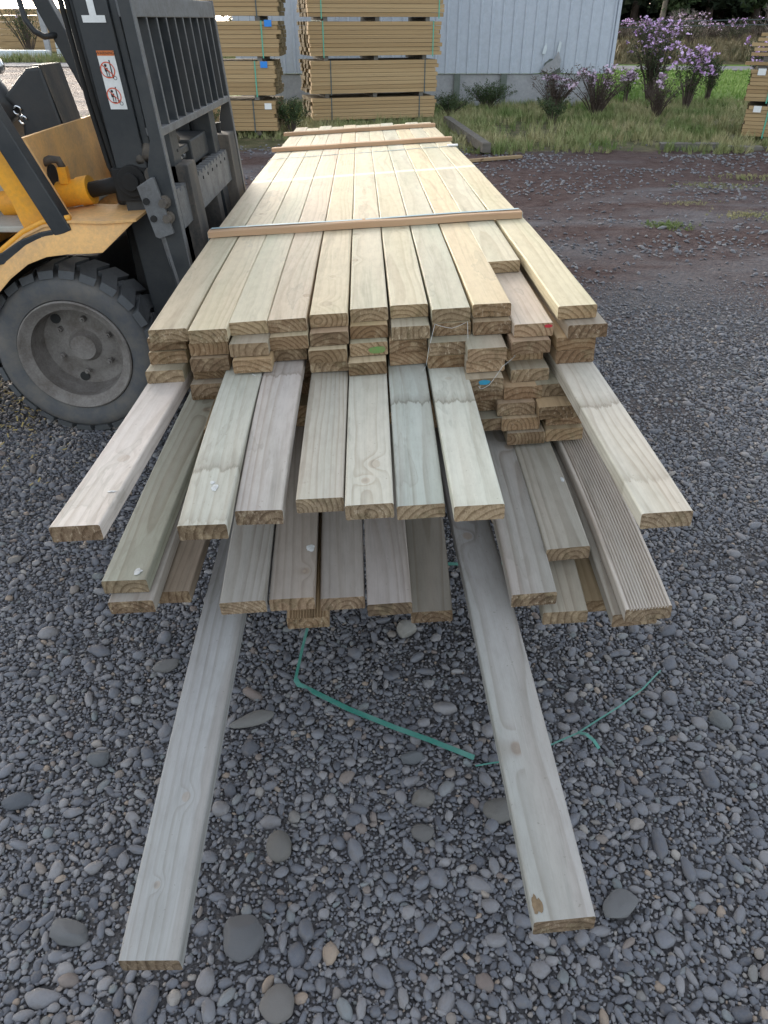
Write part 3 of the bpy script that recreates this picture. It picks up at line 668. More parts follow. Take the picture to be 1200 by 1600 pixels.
for c, L, yf, lat in INNER:
    tn, cl = SPEC.get((c, L)) or TONE[(c * 5 + L * 3) % 4]
    side = ('column %s from the left' % ORD[c]) if c < 7 else ('column %s from the right' % ORD[12 - c])
    o = make_board((c, L), c, L, yf, None, lat, None, vary(cl))
    tag(o, '%s board end, %s layer down, in the %s' % (tn, ORD[L], side), 'board', 'boards of the timber pack'); have.add((c, L))
# pulled-out boards
OUT = [ # key, c, L, yf, x, z, colour, grooved, label
    ('A1', 1, 5, 1.021, -.525, .588, (0.55, 0.50, 0.455), 0, 'pinkish white pulled-out board with a round knot, leftmost of the upper fan'),
    ('A3', 3, 4, 1.069, -.323, .556, (0.46, 0.455, 0.39), 0, 'pale green grey pulled-out board with a white paint dab, second in the upper fan'),
    ('A4', 4, 4, 1.127, -.231, .549, (0.465, 0.42, 0.38), 0, 'plain pinkish grey pulled-out board, third from the left in the upper fan'),
    ('A5', 5, 5, 1.141, -.119, .566, (0.47, 0.44, 0.38), 0, 'cream grey pulled-out board with wavy grain, fourth in the upper fan'),
    ('A6', 6, 5, 1.110, -.027, .573, (0.51, 0.495, 0.42), 0, 'cream pulled-out board with two knots near its end, fifth in the upper fan'),
    ('A7', 7, 5, 1.122, .067, .564, (0.43, 0.45, 0.41), 0, 'blue green tinged pulled-out board with a jagged stain, sixth in the upper fan'),
    ('A8', 8, 5, 1.070, .166, .598, (0.52, 0.52, 0.445), 0, 'mint tinged cream pulled-out board, seventh in the upper fan'),
    ('A11', 11, 5, 1.032, .479, .609, (0.58, 0.54, 0.465), 0, 'whitish pulled-out board, rightmost of the upper fan'),
    ('B1', 1, 10, 1.105, -.502, .402, (0.38, 0.375, 0.31), 0, 'green grey board with a white resin spot, top left of the lower fan'),  # lower fan: shade is put into most of these greys as darker wood colour
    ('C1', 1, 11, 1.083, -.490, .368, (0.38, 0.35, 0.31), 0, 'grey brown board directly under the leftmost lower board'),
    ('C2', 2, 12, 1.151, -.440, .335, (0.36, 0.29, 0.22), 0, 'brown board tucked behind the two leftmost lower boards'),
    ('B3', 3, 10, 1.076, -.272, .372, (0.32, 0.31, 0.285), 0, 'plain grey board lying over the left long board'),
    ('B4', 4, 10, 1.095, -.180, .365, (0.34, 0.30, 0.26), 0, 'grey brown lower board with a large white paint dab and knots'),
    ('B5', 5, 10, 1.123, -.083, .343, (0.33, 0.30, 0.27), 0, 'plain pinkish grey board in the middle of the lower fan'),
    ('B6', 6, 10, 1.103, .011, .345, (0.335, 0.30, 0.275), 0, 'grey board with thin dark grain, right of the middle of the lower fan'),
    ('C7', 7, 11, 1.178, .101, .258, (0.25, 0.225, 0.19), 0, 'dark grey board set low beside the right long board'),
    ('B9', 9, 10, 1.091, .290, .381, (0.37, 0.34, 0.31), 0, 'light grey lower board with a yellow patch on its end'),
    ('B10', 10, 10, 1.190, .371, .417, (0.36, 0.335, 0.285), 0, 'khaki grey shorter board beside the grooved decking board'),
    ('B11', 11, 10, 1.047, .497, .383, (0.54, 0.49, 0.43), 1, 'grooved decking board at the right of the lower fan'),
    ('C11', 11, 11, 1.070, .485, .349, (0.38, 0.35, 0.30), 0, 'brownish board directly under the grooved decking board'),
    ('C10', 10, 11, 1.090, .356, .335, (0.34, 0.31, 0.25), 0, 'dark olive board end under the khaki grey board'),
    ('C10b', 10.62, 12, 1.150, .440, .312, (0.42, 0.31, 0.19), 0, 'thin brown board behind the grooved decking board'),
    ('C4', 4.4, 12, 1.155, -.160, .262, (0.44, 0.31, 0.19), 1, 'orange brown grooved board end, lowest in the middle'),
    ('D3', 3, 13, .514, -.335, .190, (0.335, 0.332, 0.325), 0, 'left long blue grey board sticking furthest out over the gravel'),
    ('D8', 8, 13, .542, .255, .247, (0.385, 0.375, 0.36), 0, 'right long pale grey board sticking out over the gravel'),
]
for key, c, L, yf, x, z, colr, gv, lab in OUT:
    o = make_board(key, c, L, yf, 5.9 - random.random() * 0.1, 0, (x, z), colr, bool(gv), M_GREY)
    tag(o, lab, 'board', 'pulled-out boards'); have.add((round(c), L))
have |= {(4, 12), (11, 12), (10, 12)}
for L in range(4, 14):
    for c in range(1, 12):
        if (c, L) in have: continue
        yf = 1.70 + random.uniform(-0.05, 0.06)
        if c in (1, 2) and 5 < L < 9: yf = 1.66 + random.uniform(0, 0.12) 
        if c == 2 and L in (8, 9): yf = 1.57
        if c == 1 and L in (6, 7, 8, 9): yf = 1.86
        if L >= 11: yf = 1.78 + random.uniform(0, 0.08)
        if (c, L) in ((3, 5), (4, 5)): yf = 1.72
        o = make_board((c, L), c, L, yf, None, 0, None, vary((0.42, 0.32, 0.20)))
        tag(o, 'brown board inside the pack, its end hidden behind the pulled-out boards', 'board', 'inner boards of the timber pack')

def on_board(key, px, Y, up=0.0008):
    o, path, roll = BOARDS[key]; x, z = path(Y)
    return Vector((x + px, Y, z + px * roll + up))
def patch(key, px, Y, rx, ry, mat, name, seed=0):
    """thin irregular dab lying on a board's top face; a child of the board"""
    o = BOARDS[key][0]; r = random.Random(seed); n = 22; vs = [on_board(key, px, Y, 0.0024) - o.location]; fs = []
    for k in range(n):
        a = 2 * math.pi * k / n; q = 1 + 0.45 * noise.noise(Vector((math.cos(a) * 1.6, math.sin(a) * 1.6, seed))) + r.uniform(-0.12, 0.12)
        vs.append(on_board(key, px + math.cos(a) * rx * q, Y + math.sin(a) * ry * q, 0.0010) - o.location)
    fs = [(0, 1 + k, 1 + (k + 1) % n) for k in range(n)]
    me = bpy.data.meshes.new(name); me.from_pydata([tuple(v) for v in vs], [], fs)
    for p in me.polygons: p.use_smooth = True
    c = link(name, me, mat, o); return c
def end_mark(key, u0, u1, h0, h1, mat, name, seed=0):
    o, path, roll = BOARDS[key]; ys = o.location.y; x, z = path(ys); vs = []; n = 16
    for k in range(n):
        a = 2 * math.pi * k / n; q = 1 + 0.3 * noise.noise(Vector((math.cos(a) * 2, math.sin(a) * 2, seed)))
        px = (u0 + u1) / 2 + (u1 - u0) / 2 * math.cos(a) * q; pz = (h0 + h1) / 2 + (h1 - h0) / 2 * math.sin(a) * q
        vs.append((px, -0.0026, px * roll + pz))
    vs += [(v[0], 0.002, v[2]) for v in vs]
    me = bpy.data.meshes.new(name); me.from_pydata(vs, [], [tuple(range(n))] + [(k, (k + 1) % n, (k + 1) % n + n, k + n) for k in range(n)])
    link(name, me, mat, o)
patch('D8', -0.036, 0.560, 0.007, 0.013, M_OLDBR, 'chipped_corner', 9); patch('A3', 0.008, 1.165, 0.0065, 0.009, M_PAINT, 'paint_dab', 1); patch('A3', 0.001, 1.180, 0.0045, 0.0045, M_PAINT, 'paint_dab', 12)
patch('B1', 0.022, 1.128, 0.0075, 0.009, M_PAINT, 'resin_spot', 2)
patch('B4', 0.033, 1.225, 0.009, 0.009, M_PAINT, 'paint_dab', 3)
patch('A1', 0.030, 1.13, 0.009, 0.003, M_PAINT, 'paint_dab', 4)
patch('B10', 0.036, 1.40, 0.004, 0.008, M_PAINT, 'paint_dab', 5)
end_mark((6, 3), 0.0, 0.040, -0.026, -0.010, M_GREENMARK, 'crayon_mark', 1)
end_mark((9, 5), -0.012, 0.014, -0.014, -0.003, M_BLUEMARK, 'crayon_mark', 2)
end_mark((10, 2), 0.024, 0.042, -0.010, -0.003, M_REDMARK, 'crayon_mark', 3)
# battens across the top of the pack, straps
def top_at(u, Y, up=0.0): return Vector((pack_cx(Y) + u, Y, CAM_H - top_drop(Y) + ROLL * u + up))
def batten(Y, dy, u0, u1, h, w, label):
    b = MB(); n = 10
    for i in range(n):
        pass
    vs = []
    for i in range(n + 1):
        u = u0 + (u1 - u0) * i / n; yy = Y + dy * (i / n); k = 0.001 * math.sin(i * 1.7)
        for (a, z) in ((-w / 2, 0.002), (-w / 2, h - 0.003), (-w / 2 + 0.003, h), (w / 2 - 0.003, h), (w / 2, h - 0.003), (w / 2, 0.002)):
            vs.append(top_at(u, yy + a, z + k))
    fs = [(i * 6 + k, i * 6 + (k + 1) % 6, (i + 1) * 6 + (k + 1) % 6, (i + 1) * 6 + k) for i in range(n) for k in range(6)] + [tuple(range(6)), tuple(n * 6 + k for k in range(6))]
    b.add(vs, fs); o = b.build('batten', M_BATTEN); tag(o, label, 'batten', 'battens across the timber pack'); return o
batten(2.44, 0.03, -0.502, 0.490, 0.021, 0.046, 'reddish brown batten across the pack carrying a strap, nearest of three')
batten(4.60, 0.03, -0.515, 0.500, 0.022, 0.060, 'brown batten across the pack, middle of three')
batten(5.55, 0.03, -0.530, 0.490, 0.022, 0.060, 'brown batten across the far end of the pack')
def strap_loop(Y, dy, u0, u1, up, w, mat, label, name='strap'):
    pts = []
    zb = -13 * TL
    path = [(u0 - 0.006, zb), (u0 - 0.006, -0.2), (u0 - 0.005, up - 0.01), (u0 + 0.008, up + 0.001)]
    path += [(u0 + (u1 - u0) * k / 10, up + 0.0012 * math.sin(k)) for k in range(1, 10)]
    path += [(u1 - 0.008, up + 0.001), (u1 + 0.005, up - 0.01), (u1 + 0.006, -0.2), (u1 + 0.006, zb)]
    vs = []
    for (u, z) in path:
        t = (u - u0) / (u1 - u0)
        for s_ in (-1, 1): vs.append(top_at(u, Y + dy * t + s_ * w / 2, z))
    fs = [(2 * i, 2 * i + 1, 2 * i + 3, 2 * i + 2) for i in range(len(path) - 1)]
    b = MB(); b.add(vs, fs); o = b.build(name, mat)
    md = o.modifiers.new('thick', 'SOLIDIFY'); md.thickness = 0.0008; md.offset = 0
    tag(o, label, 'strap', 'straps round the timber pack'); return o
strap_loop(2.452, 0.03, -0.503, 0.492, 0.0225, 0.015, M_STRAP, 'blue grey plastic strap running along the nearest batten and down both sides')
s2 = strap_loop(4.25, 0.10, -0.500, 0.500, 0.0015, 0.012, M_STRAP, 'thin grey strap lying straight on the boards before the middle batten')
b = MB(); b.obox(top_at(0.475, 4.345, 0.006), (0.028, 0, 0.0015), (0, 0.014, 0), (0, 0, 0.004)); b.build('strap_seal', M_WHITE, s2, bevel=0.001)

# dangling green strap and its loose end on the ground
def ribbon(name, pts, w, mat, label, wdir=None):
    vs = []; P = [Vector(p) for p in pts]
    for i, p in enumerate(P):
        t = (P[min(i + 1, len(P) - 1)] - P[max(i - 1, 0)]).normalized()
        d = t.cross(Vector((0, 0, 1))); d = d.normalized() if d.length > 0.3 else Vector((1, 0, 0))
        if wdir and wdir[i] is not None: d = Vector(wdir[i]).normalized()
        vs += [p - d * w / 2, p + d * w / 2]
    b = MB(); b.add(vs, [(2 * i, 2 * i + 1, 2 * i + 3, 2 * i + 2) for i in range(len(P) - 1)])
    o = b.build(name, mat); md = o.modifiers.new('thick', 'SOLIDIFY'); md.thickness = 0.0008; md.offset = 0
    return tag(o, label, 'strap')
ribbon('green_strap', [(-0.145, 1.25, 0.27), (-0.165, 1.235, 0.19), (-0.188, 1.222, 0.10), (-0.203, 1.215, 0.035), (-0.207, 1.213, 0.018), (-0.198, 1.200, 0.013), (-0.16, 1.178, 0.012), (-0.08, 1.127, 0.014), (0.02, 1.078, 0.012), (0.10, 1.040, 0.014), (0.16, 1.012, 0.012), (0.190, 1.000, 0.008)],
       0.013, M_GREENSTRAP, 'bright green plastic strap hanging from the pack and trailing over the pebbles',
       [(0.5, 0.86, 0)] * 4 + [(0.6, 0.8, 0)] + [(0.5, 0.8, 0.2)] + [None] * 6)
ribbon('green_strap', [(0.190, 0.978, 0.010), (0.225, 0.983, 0.013), (0.27, 0.990, 0.012), (0.32, 1.012, 0.010), (0.37, 1.037, 0.012), (0.42, 1.060, 0.013), (0.47, 1.095, 0.012), (0.53, 1.135, 0.012), (0.60, 1.19, 0.010), (0.66, 1.25, 0.008)],
       0.0035, M_GREENSTRAP, 'thin green strap on the gravel passing under the right long board')
ribbon('green_strap', [(0.420, 1.062, 0.014), (0.435, 1.050, 0.022), (0.448, 1.035, 0.020), (0.458, 1.022, 0.010)], 0.008, M_GREENSTRAP, 'short curled green strap offcut right of the right long board')
ribbon('green_strap', [(0.05, 1.68, 0.012), (0.15, 1.66, 0.012), (0.25, 1.655, 0.014), (0.36, 1.66, 0.012), (0.50, 1.70, 0.010)], 0.013, M_GREENSTRAP, 'green strap lying on the gravel in shade beneath the pack')
# loose white threads
def thread(pts, label, r=0.00045):
    P = [Vector(p) for p in pts]; Q = []
    for i in range(len(P) - 1):
        for k in range(6):
            t = k / 6; p = P[i].lerp(P[i + 1], t); p.z -= 0.0015 * math.sin(math.pi * t); Q.append(p)
    Q.append(P[-1]); b = MB(); b.tube(Q, r, 5); o = b.build('thread', M_THREAD, None, True); tag(o, label, 'thread')
def ep(c, L, px, pz, out=0.006):
    Y = [yf for (cc, LL, yf, la) in INNER if (cc, LL) == (c, L)]; Y = Y[0] if Y else 1.64
    x, z = nominal(c, L, Y); return (x + px, Y - out, z + px * ROLL + pz)
thread([ep(8, 2, -0.03, 0.0), ep(8, 2, 0.01, -0.012), ep(8, 2, 0.045, 0.002), ep(8, 4, 0.050, -0.03, 0.01), ep(9, 5, -0.02, -0.02, 0.01), ep(9, 5, 0.0, -0.012)], 'white thread hanging from board ends to the blue mark')
thread([ep(8, 2, -0.03, 0.0), ep(8, 3, -0.045, -0.01), ep(8, 4, -0.05, -0.02), ep(7, 4, 0.03, -0.04, 0.03)], 'white thread caught on the board ends right of centre', 0.0005)
thread([ep(9, 5, 0.0, -0.012), ep(9, 4, 0.03, -0.01, 0.02), ep(10, 4, -0.02, -0.01, 0.02), ep(10, 3, -0.03, -0.03)], 'white thread slanting up from the blue mark', 0.0005)
thread([ep(2, 2, 0.045, 0.0), ep(2, 3, 0.05, -0.01), ep(2, 4, 0.062, -0.005), ep(3, 3, 0.0, -0.034), ep(3, 3, 0.02, -0.040)], 'frayed pale twine between board ends left of centre', 0.0009)

# ------------------------------------------------------------------ forklift (faces +X, tilted mast)
def forklift():
    root = empty('forklift', (-1.5, 2.99, 0))
    tag(root, 'yellow and black forklift with dusty tyre and load backrest at the left of the pack', 'forklift')
    root_loc = Vector(root.location)
    def P(o):            # geometry is authored in world space, stored relative to the root
        o.parent = root; o.matrix_parent_inverse = Matrix.Translation(-root_loc); return o
    def sub(o, par): o.parent = par; o.matrix_parent_inverse = Matrix.Identity(4); return o
    TI = math.tan(rad(4.9))
    def sh(v): return (v[0] - TI * (v[2] - 0.62), v[1], v[2])      # mast tilt
    # wheel -----------------------------------------------------------
    def wheel(cx, yo, r, w, sgn, lugs=26):
        """yo outer face y, sgn=-1: outer face towards -Y"""
        wh = empty('wheel', (cx, yo, r)); P(wh)
        n = 64
        def rev(prof, name, mat, par, smooth=True, closed=False):
            vs, fs = [], []
            for k in range(n):
                a = 2 * math.pi * k / n
                for (rr, d) in prof: vs.append((rr * math.cos(a), -sgn * d, rr * math.sin(a)))
            m_ = len(prof)
            for k in range(n):
                for i in range(m_ - 1): fs.append((k * m_ + i, k * m_ + i + 1, ((k + 1) % n) * m_ + i + 1, ((k + 1) % n) * m_ + i))
            b = MB(); b.add(vs, fs); o = b.build(name, mat, None, smooth); sub(o, par); 
            if smooth: smooth_angle(o, 40)
            return o
        ty = rev([(r * .655, .016), (r * .67, .004), (r * .72, -.002), (r * .80, -.006), (r * .87, -.003), (r * .915, .010), (r * .935, .03), (r * .94, w * .5), (r * .935, w - .03), (r * .90, w - .006), (r * .68, w), (r * .64, w - .02)], 'tyre', [M_RUBBER, M_LUG], wh)
        b = MB()
        for k in range(lugs):
            for half, ph in ((0, 0.0), (1, 0.5)):
                a = 2 * math.pi * (k + ph) / lugs; da = 2 * math.pi / lugs * 0.37
                d0, d1 = (0.001, w * .56) if half == 0 else (w * .44, w - 0.001)
                sk = da * 0.55 * (1 if half == 0 else -1)
                ring = []
                for (rr, dd, s_) in ((r * .915, d0, 0), (r * .995, d0 + (.010 if half == 0 else 0), 0), (r * 1.0, d1 - (0 if half == 0 else .010), sk * 2), (r * .92, d1, sk * 2)):
                    for e in (-1, 1): ring.append((rr * math.cos(a + e * da + s_), -sgn * dd, rr * math.sin(a + e * da + s_)))
                b.add(ring, [(0, 1, 3, 2), (2, 3, 5, 4), (4, 5, 7, 6), (0, 2, 4, 6), (1, 7, 5, 3), (0, 6, 7, 1)])
        o = b.build('lug', M_LUG, None); sub(o, ty); o['kind'] = 'stuff'
        rev([(r * .655, .018), (r * .66, .000), (r * .645, -.004), (r * .625, .000), (r * .60, .012), (r * .565, .018), (r * .535, .024), (r * .525, .10), (r * .50, .135)], 'rim', M_RIM, wh)
        disc = rev([(r * .52, .125), (r * .44, .133), (r * .36, .128), (r * .30, .118), (r * .20, .112), (r * .17, .100), (r * .15, .085), (r * .0, .083)], 'wheel_disc', M_RIM, wh)
        for k in range(6):
            a = 2 * math.pi * k / 6 + 0.4; b = MB(); c = Vector((r * .33 * math.cos(a), -sgn * 0.122, r * .33 * math.sin(a)))
            b.tube([c, c + Vector((0, sgn * 0.022, 0))], 0.010, 6); b.tube([c, c + Vector((0, sgn * 0.030, 0))], 0.005, 8); sub(b.build('wheel_nut', M_RIM), disc)
        for k in range(3):
            a = 2 * math.pi * k / 3 + 2.35; b = MB(); c = Vector((r * .44 * math.cos(a), -sgn * 0.1285, r * .44 * math.sin(a)))
            b.tube([c, c + Vector((0, sgn * 0.004, 0))], 0.018, 12); sub(b.build('disc_hole', M_BLACKINK), disc)
        return wh
    wheel(-1.10, 2.485, 0.302, 0.19, -1); wheel(-1.10, 3.495, 0.302, 0.19, 1)
    wheel(-2.60, 2.53, 0.25, 0.16, -1, 22); wheel(-2.60, 3.45, 0.25, 0.16, 1, 22)
    # fender ---------------------------------------------------------
    for (ya, yb) in ((2.462, 2.72), (3.26, 3.52)):
        prof = [(-.790, .772), (-.90, .765), (-1.00, .768), (-1.09, .755), (-1.16, .725), (-1.24, .672), (-1.32, .600), (-1.40, .50), (-1.45, .40)]
        b = MB(); th = 0.008
        vs = [(x, y, z) for (x, z) in prof for y in (ya, yb)] + [(x, y, z - th) for (x, z) in prof for y in (ya, yb)]
        n = len(prof); o_ = 2 * n
        fs = [(2 * i, 2 * i + 1, 2 * i + 3, 2 * i + 2) for i in range(n - 1)] + [(o_ + 2 * i, o_ + 2 * i + 2, o_ + 2 * i + 3, o_ + 2 * i + 1) for i in range(n - 1)]
        fs += [(2 * i, 2 * i + 2, o_ + 2 * i + 2, o_ + 2 * i) for i in range(n - 1)] + [(2 * i + 1, o_ + 2 * i + 1, o_ + 2 * i + 3, 2 * i + 3) for i in range(n - 1)] + [(0, o_, o_ + 1, 1)]
        b.add(vs, fs); fd = P(b.build('fender', M_DULLYEL)); smooth_angle(fd, 30)
        b = MB(); s_ = ya if ya < 3 else yb; q = 1 if ya < 3 else -1    # rolled outer lip, brighter paint
        b.tube([(x, s_ + q * .010, z + .007) for (x, z) in prof[2:]], 0.009, 8); l_ = b.build('fender_lip', M_YELLOW, None, True); l_.parent = fd
        top_ = [(-.80, .768), (-.90, .764), (-1.00, .766), (-1.09, .753), (-1.16, .723), (-1.24, .670), (-1.32, .598), (-1.40, .498)]
        low_ = [(-.905, .682), (-.95, .679), (-1.02, .677), (-1.09, .668), (-1.155, .645), (-1.225, .598), (-1.295, .535), (-1.365, .450)]
        b = MB(); vs = []
        for t_ in (0, .006):
            vs += [(x, s_ + q * .012, z - t_) for (x, z) in top_] + [(x, s_ - q * .030, z - t_) for (x, z) in low_]
        fs = [(i, i + 1, 9 + i, 8 + i) for i in range(7)] + [(16 + i, 24 + i, 25 + i, 17 + i) for i in range(7)] + [(8 + i, 9 + i, 25 + i, 24 + i) for i in range(7)] + [(0, 8, 24, 16), (7, 23, 31, 15)]
        b.add(vs, fs); k_ = b.build('fender_skirt', M_DULLYEL); smooth_angle(k_, 30); k_.parent = fd
    # chassis, cowl and side panel -----------------------------------
    b = MB(); b.box(-2.9, -1.02, 2.68, 3.30, 0.22, 0.60); b.box(-2.2, -1.45, 2.50, 3.48, 0.20, 0.50); P(b.build('chassis', M_GREASE, bevel=0.008))
    b = MB(); b.box(-0.98, -0.86, 2.70, 3.28, 0.20, 0.42); P(b.build('front_axle', M_GREASE, bevel=0.01))
    b = MB()
    yn, yf_ = 2.515, 3.46
    prof = [(-1.115, .990), (-1.140, .990), (-1.060, .74), (-1.010, .60), (-0.99, .60), (-0.985, .74)]
    ys_ = [2.515, 2.56, 2.62, 3.0, yf_]; fx = [1, .8, 0, 0, 0]; vs = []
    for back in (0, .012):
        for y_, q_ in zip(ys_, fx):
            for z_ in (.993, .87, .748, .735): vs.append((-1.124 + q_ * min(.126, (.993 - z_) * .51) - back, y_, z_))
    fs = []
    for i in range(4):
        for j in range(3): a_ = i * 4 + j; fs += [(a_, a_ + 1, a_ + 5, a_ + 4), (20 + a_, 24 + a_, 25 + a_, 21 + a_)]
        fs.append((i * 4, i * 4 + 4, i * 4 + 24, i * 4 + 20))
    for j in range(3): fs.append((j, 20 + j, 21 + j, j + 1))
    b.add(vs, fs)
    P(b.build('cowl', M_DULLYEL))
    b = MB()       # saturated side panel beside the driver's legs
    poly = [(-1.10, .955), (-1.003, .745), (-1.03, .725), (-1.10, .700), (-1.165, .715), (-1.178, .76), (-1.19, .82), (-1.215, .875), (-1.27, .915), (-1.34, .935), (-1.34, .975), (-1.18, .972)]
    b.prism(poly, 'y', yn - 0.012, yn + 0.006); P(b.build('side_panel', M_YELLOW))
    b = MB(); b.box(-1.62, -1.10, 2.53, 3.42, 0.715, 0.735); P(b.build('floor_plate', M_BEIGE, bevel=0.006))
    b = MB(); b.prism([(-1.72, .736), (-1.26, .736), (-1.22, .75), (-1.215, .80), (-1.25, .87), (-1.31, .905), (-1.72, .92)], 'y', 2.74, 3.32); P(b.build('seat_base', M_BEIGE, bevel=0.012))
    b = MB(); b.prism([(-2.15, .50), (-1.45, .50), (-1.45, .90), (-2.15, .92)], 'y', 2.55, 3.43); P(b.build('engine_cover', M_YELLOW, bevel=0.03))
    b = MB(); b.prism([(-2.75, .25), (-2.15, .25), (-2.15, .98), (-2.55, .98), (-2.75, .80)], 'y', 2.52, 3.46); P(b.build('counterweight', M_DULLYEL, bevel=0.05))
    b = MB(); b.box(-1.78, -1.36, 2.74, 3.24, .92, 1.02); b.prism([(-1.90, 1.0), (-1.76, 1.0), (-1.86, 1.45), (-1.96, 1.45)], 'y', 2.76, 3.22); P(b.build('seat', M_BLACK, bevel=0.03))
    # overhead guard legs
    for y in (2.485, 3.40):
        b = MB()
        p0, p1 = Vector((-1.028, y, .728)), Vector((-1.60, y, 2.08)); d = (p1 - p0).normalized(); nrm = Vector((d.z, 0, -d.x))
        b.obox((p0 + p1) / 2, d * (p1 - p0).length / 2, Vector((0, .028, 0)), nrm * .030)
        if y < 3:
            pr = [Vector((-1.028, y, .735)), Vector((-1.06, y, .722)), Vector((-1.10, y, .715)), Vector((-1.17, y, .690)), Vector((-1.24, y, .650)), Vector((-1.36, y, .635))]
            for a_, c_ in zip(pr[:-1], pr[1:]):
                dd = (c_ - a_); b.obox((a_ + c_) / 2, dd / 2 * 1.06, Vector((0, .027, 0)), Vector((-dd.z, 0, dd.x)).normalized() * .018)
        P(b.build('guard_leg', M_BLACK, bevel=0.004))
        b = MB(); b.tube([(-2.35, y, .95), (-2.42, y, 1.5), (-2.30, y, 2.06)], 0.03, 8); P(b.build('guard_leg', M_BLACK, None, True))
    b = MB(); b.box(-2.32, -1.56, 2.47, 2.53, 2.05, 2.11); b.box(-2.32, -1.56, 3.37, 3.43, 2.05, 2.11)
    for k in range(7):
        x = -2.30 + k * 0.12; b.box(x, x + .03, 2.53, 3.37, 2.07, 2.10)
    P(b.build('overhead_guard', M_BLACK))
    b = MB(); b.tube([(-1.375, 3.36, 1.42), (-1.350, 3.33, 1.30), (-1.325, 3.33, 1.262), (-1.295, 3.34, 1.245), (-1.262, 3.38, 1.250)], 0.011, 8); P(b.build('grab_handle', M_BLACK, None, True))
    # console with lever box, steering wheel
    b = MB(); b.prism([(-1.325, 1.075), (-1.225, 1.162), (-1.172, 1.165), (-1.137, .97), (-1.137, .80), (-1.25, .80), (-1.285, .96), (-1.275, 1.03)], 'y', 2.93, 3.10); P(b.build('control_console', M_BLACK, bevel=0.010))
    b = MB(); b.prism([(-1.215, 1.170), (-1.168, 1.171), (-1.132, .985), (-1.137, .985), (-1.175, 1.165)], 'y', 2.935, 3.11); P(b.build('console_lid', M_DUSTY, bevel=0.004))
    for k in range(2):
        b = MB(); a0 = Vector((-1.285 + k * .012, 2.926, 1.035 - k * .03)); b.tube([a0 + Vector((0.014 * math.cos(t * .8), 0, .014 * math.sin(t * .8))) for t in range(7)], 0.004, 6); P(b.build('console_ring', M_CHROME, None, True))
    b = MB(); b.tube([(-1.42, 3.0, 1.13), (-1.36, 2.96, 1.07), (-1.31, 2.95, 1.01)], [0.06, 0.05, 0.03], 12); P(b.build('steering_column', M_BLACK, None, True))
    b = MB(); c = Vector((-1.50, 2.92, 1.16)); ax = Vector((0.5, 0, .866)); e1 = Vector((0.866, 0, -.5)); e2 = Vector((0, 1, 0))
    b.tube([c + (e1 * math.cos(t * math.pi / 12) + e2 * math.sin(t * math.pi / 12)) * .16 for t in range(25)], 0.013, 8); b.tube([c - e1 * .16, c + e1 * .16], 0.01, 6); P(b.build('steering_wheel', M_BLACK, None, True))
    b = MB(); b.tube([(-1.352, 2.99, 1.155), (-1.338, 2.99, 1.170), (-1.326, 2.99, 1.176)], [0.022, 0.024, 0.012], 10); P(b.build('lever_knob', M_CHROME, None, True))
    # mast -------------------------------------------------------------
    b = MB()
    for ya, yb in ((2.605, 2.70), (3.28, 3.375)):
        b.box(-.845, -.745, ya, yb, .14, 2.10, sh)            # outer channel
        b.box(-.745, -.722, ya + .012, yb - .012, .16, 2.08, sh)
    b.box(-.845, -.80, 2.70, 3.28, 2.02, 2.10, sh); b.box(-.84, -.80, 2.70, 3.28, .16, .26, sh)
    mast = P(b.build('mast_outer', M_BLACK, bevel=0.004))
    b = MB()
    for ya, yb in ((2.625, 2.72), (3.26, 3.355)):
        b.box(-.722, -.655, ya, yb, .15, 2.06, sh)
    b.box(-.72, -.67, 2.72, 3.26, 1.96, 2.06, sh)
    P(b.build('mast_inner', M_BLACK, bevel=0.003))
    b = MB(); b.tube([sh((-.80, 2.99, .2)), sh((-.80, 2.99, 1.15))], .045, 14); b.tube([sh((-.80, 2.99, 1.15)), sh((-.80, 2.99, 1.95))], .028, 12)
    P(b.build('lift_cylinder', M_GREASE, None, True))
    b = MB()
    for y0 in (2.735, 3.20):
        b.tube([sh((-.89, y0, .30)), sh((-.89, y0, 1.9))], .024, 10)
    P(b.build('lift_rod', M_BLACK, None, True))
    for dx, yy in ((-.895, 2.64), (-.872, 2.625)):
        b = MB(); b.tube([sh((dx, yy, 1.75)), sh((dx + .004, yy, 1.30)), sh((dx + .006, yy, 1.08)), sh((dx + .012, yy, .98)), sh((dx + .018, yy - .005, .90)), sh((dx + .03, yy, .86)), sh((dx + .06, yy, .85))], .0085, 8); P(b.build('hose', M_GREASE, None, True))
    # tilt bracket + cylinder
    for y0 in (2.665, 3.32):
        b = MB(); b.tube([sh((-.80, y0 - .085, .862)), sh((-.80, y0 + .0, .862))], .048, 18); b.tube([sh((-.80, y0 - .10, .862)), sh((-.80, y0 - .08, .862))], .028, 14); b.box(-.86, -.745, y0 - .075, y0 - .05, .80, .90, sh)
        P(b.build('tilt_bracket', M_GREASE, None, False, 0.003))
        b = MB(); b.tube([(-1.32, y0 + .06, .765), (-1.01, y0 + .03, .815)], .042, 20); b.tube([(-1.035, y0 + .033, .811), (-0.995, y0 + .03, .818)], .046, 20); b.obox((-1.075, y0 + .02, .865), (.014, 0, 0), (0, .014, 0), (0, 0, .026))
        tc = P(b.build('tilt_cylinder', M_YELLOW, None, False, 0.0)); smooth_angle(tc, 40)
        b = MB(); b.tube([(-1.01, y0 + .028, .815), (-.84, y0 - .02, .852)], .025, 14); r_ = b.build('rod', M_GREASE, None, True); r_.parent = tc
        b = MB(); b.tube([(-1.075, y0 + .02, .888), (-1.082, y0 + .015, .912), (-1.105, y0 + .01, .915), (-1.16, y0, .890)], .013, 8); r_ = b.build('hose_fitting', M_DUSTY, None, True); r_.parent = tc
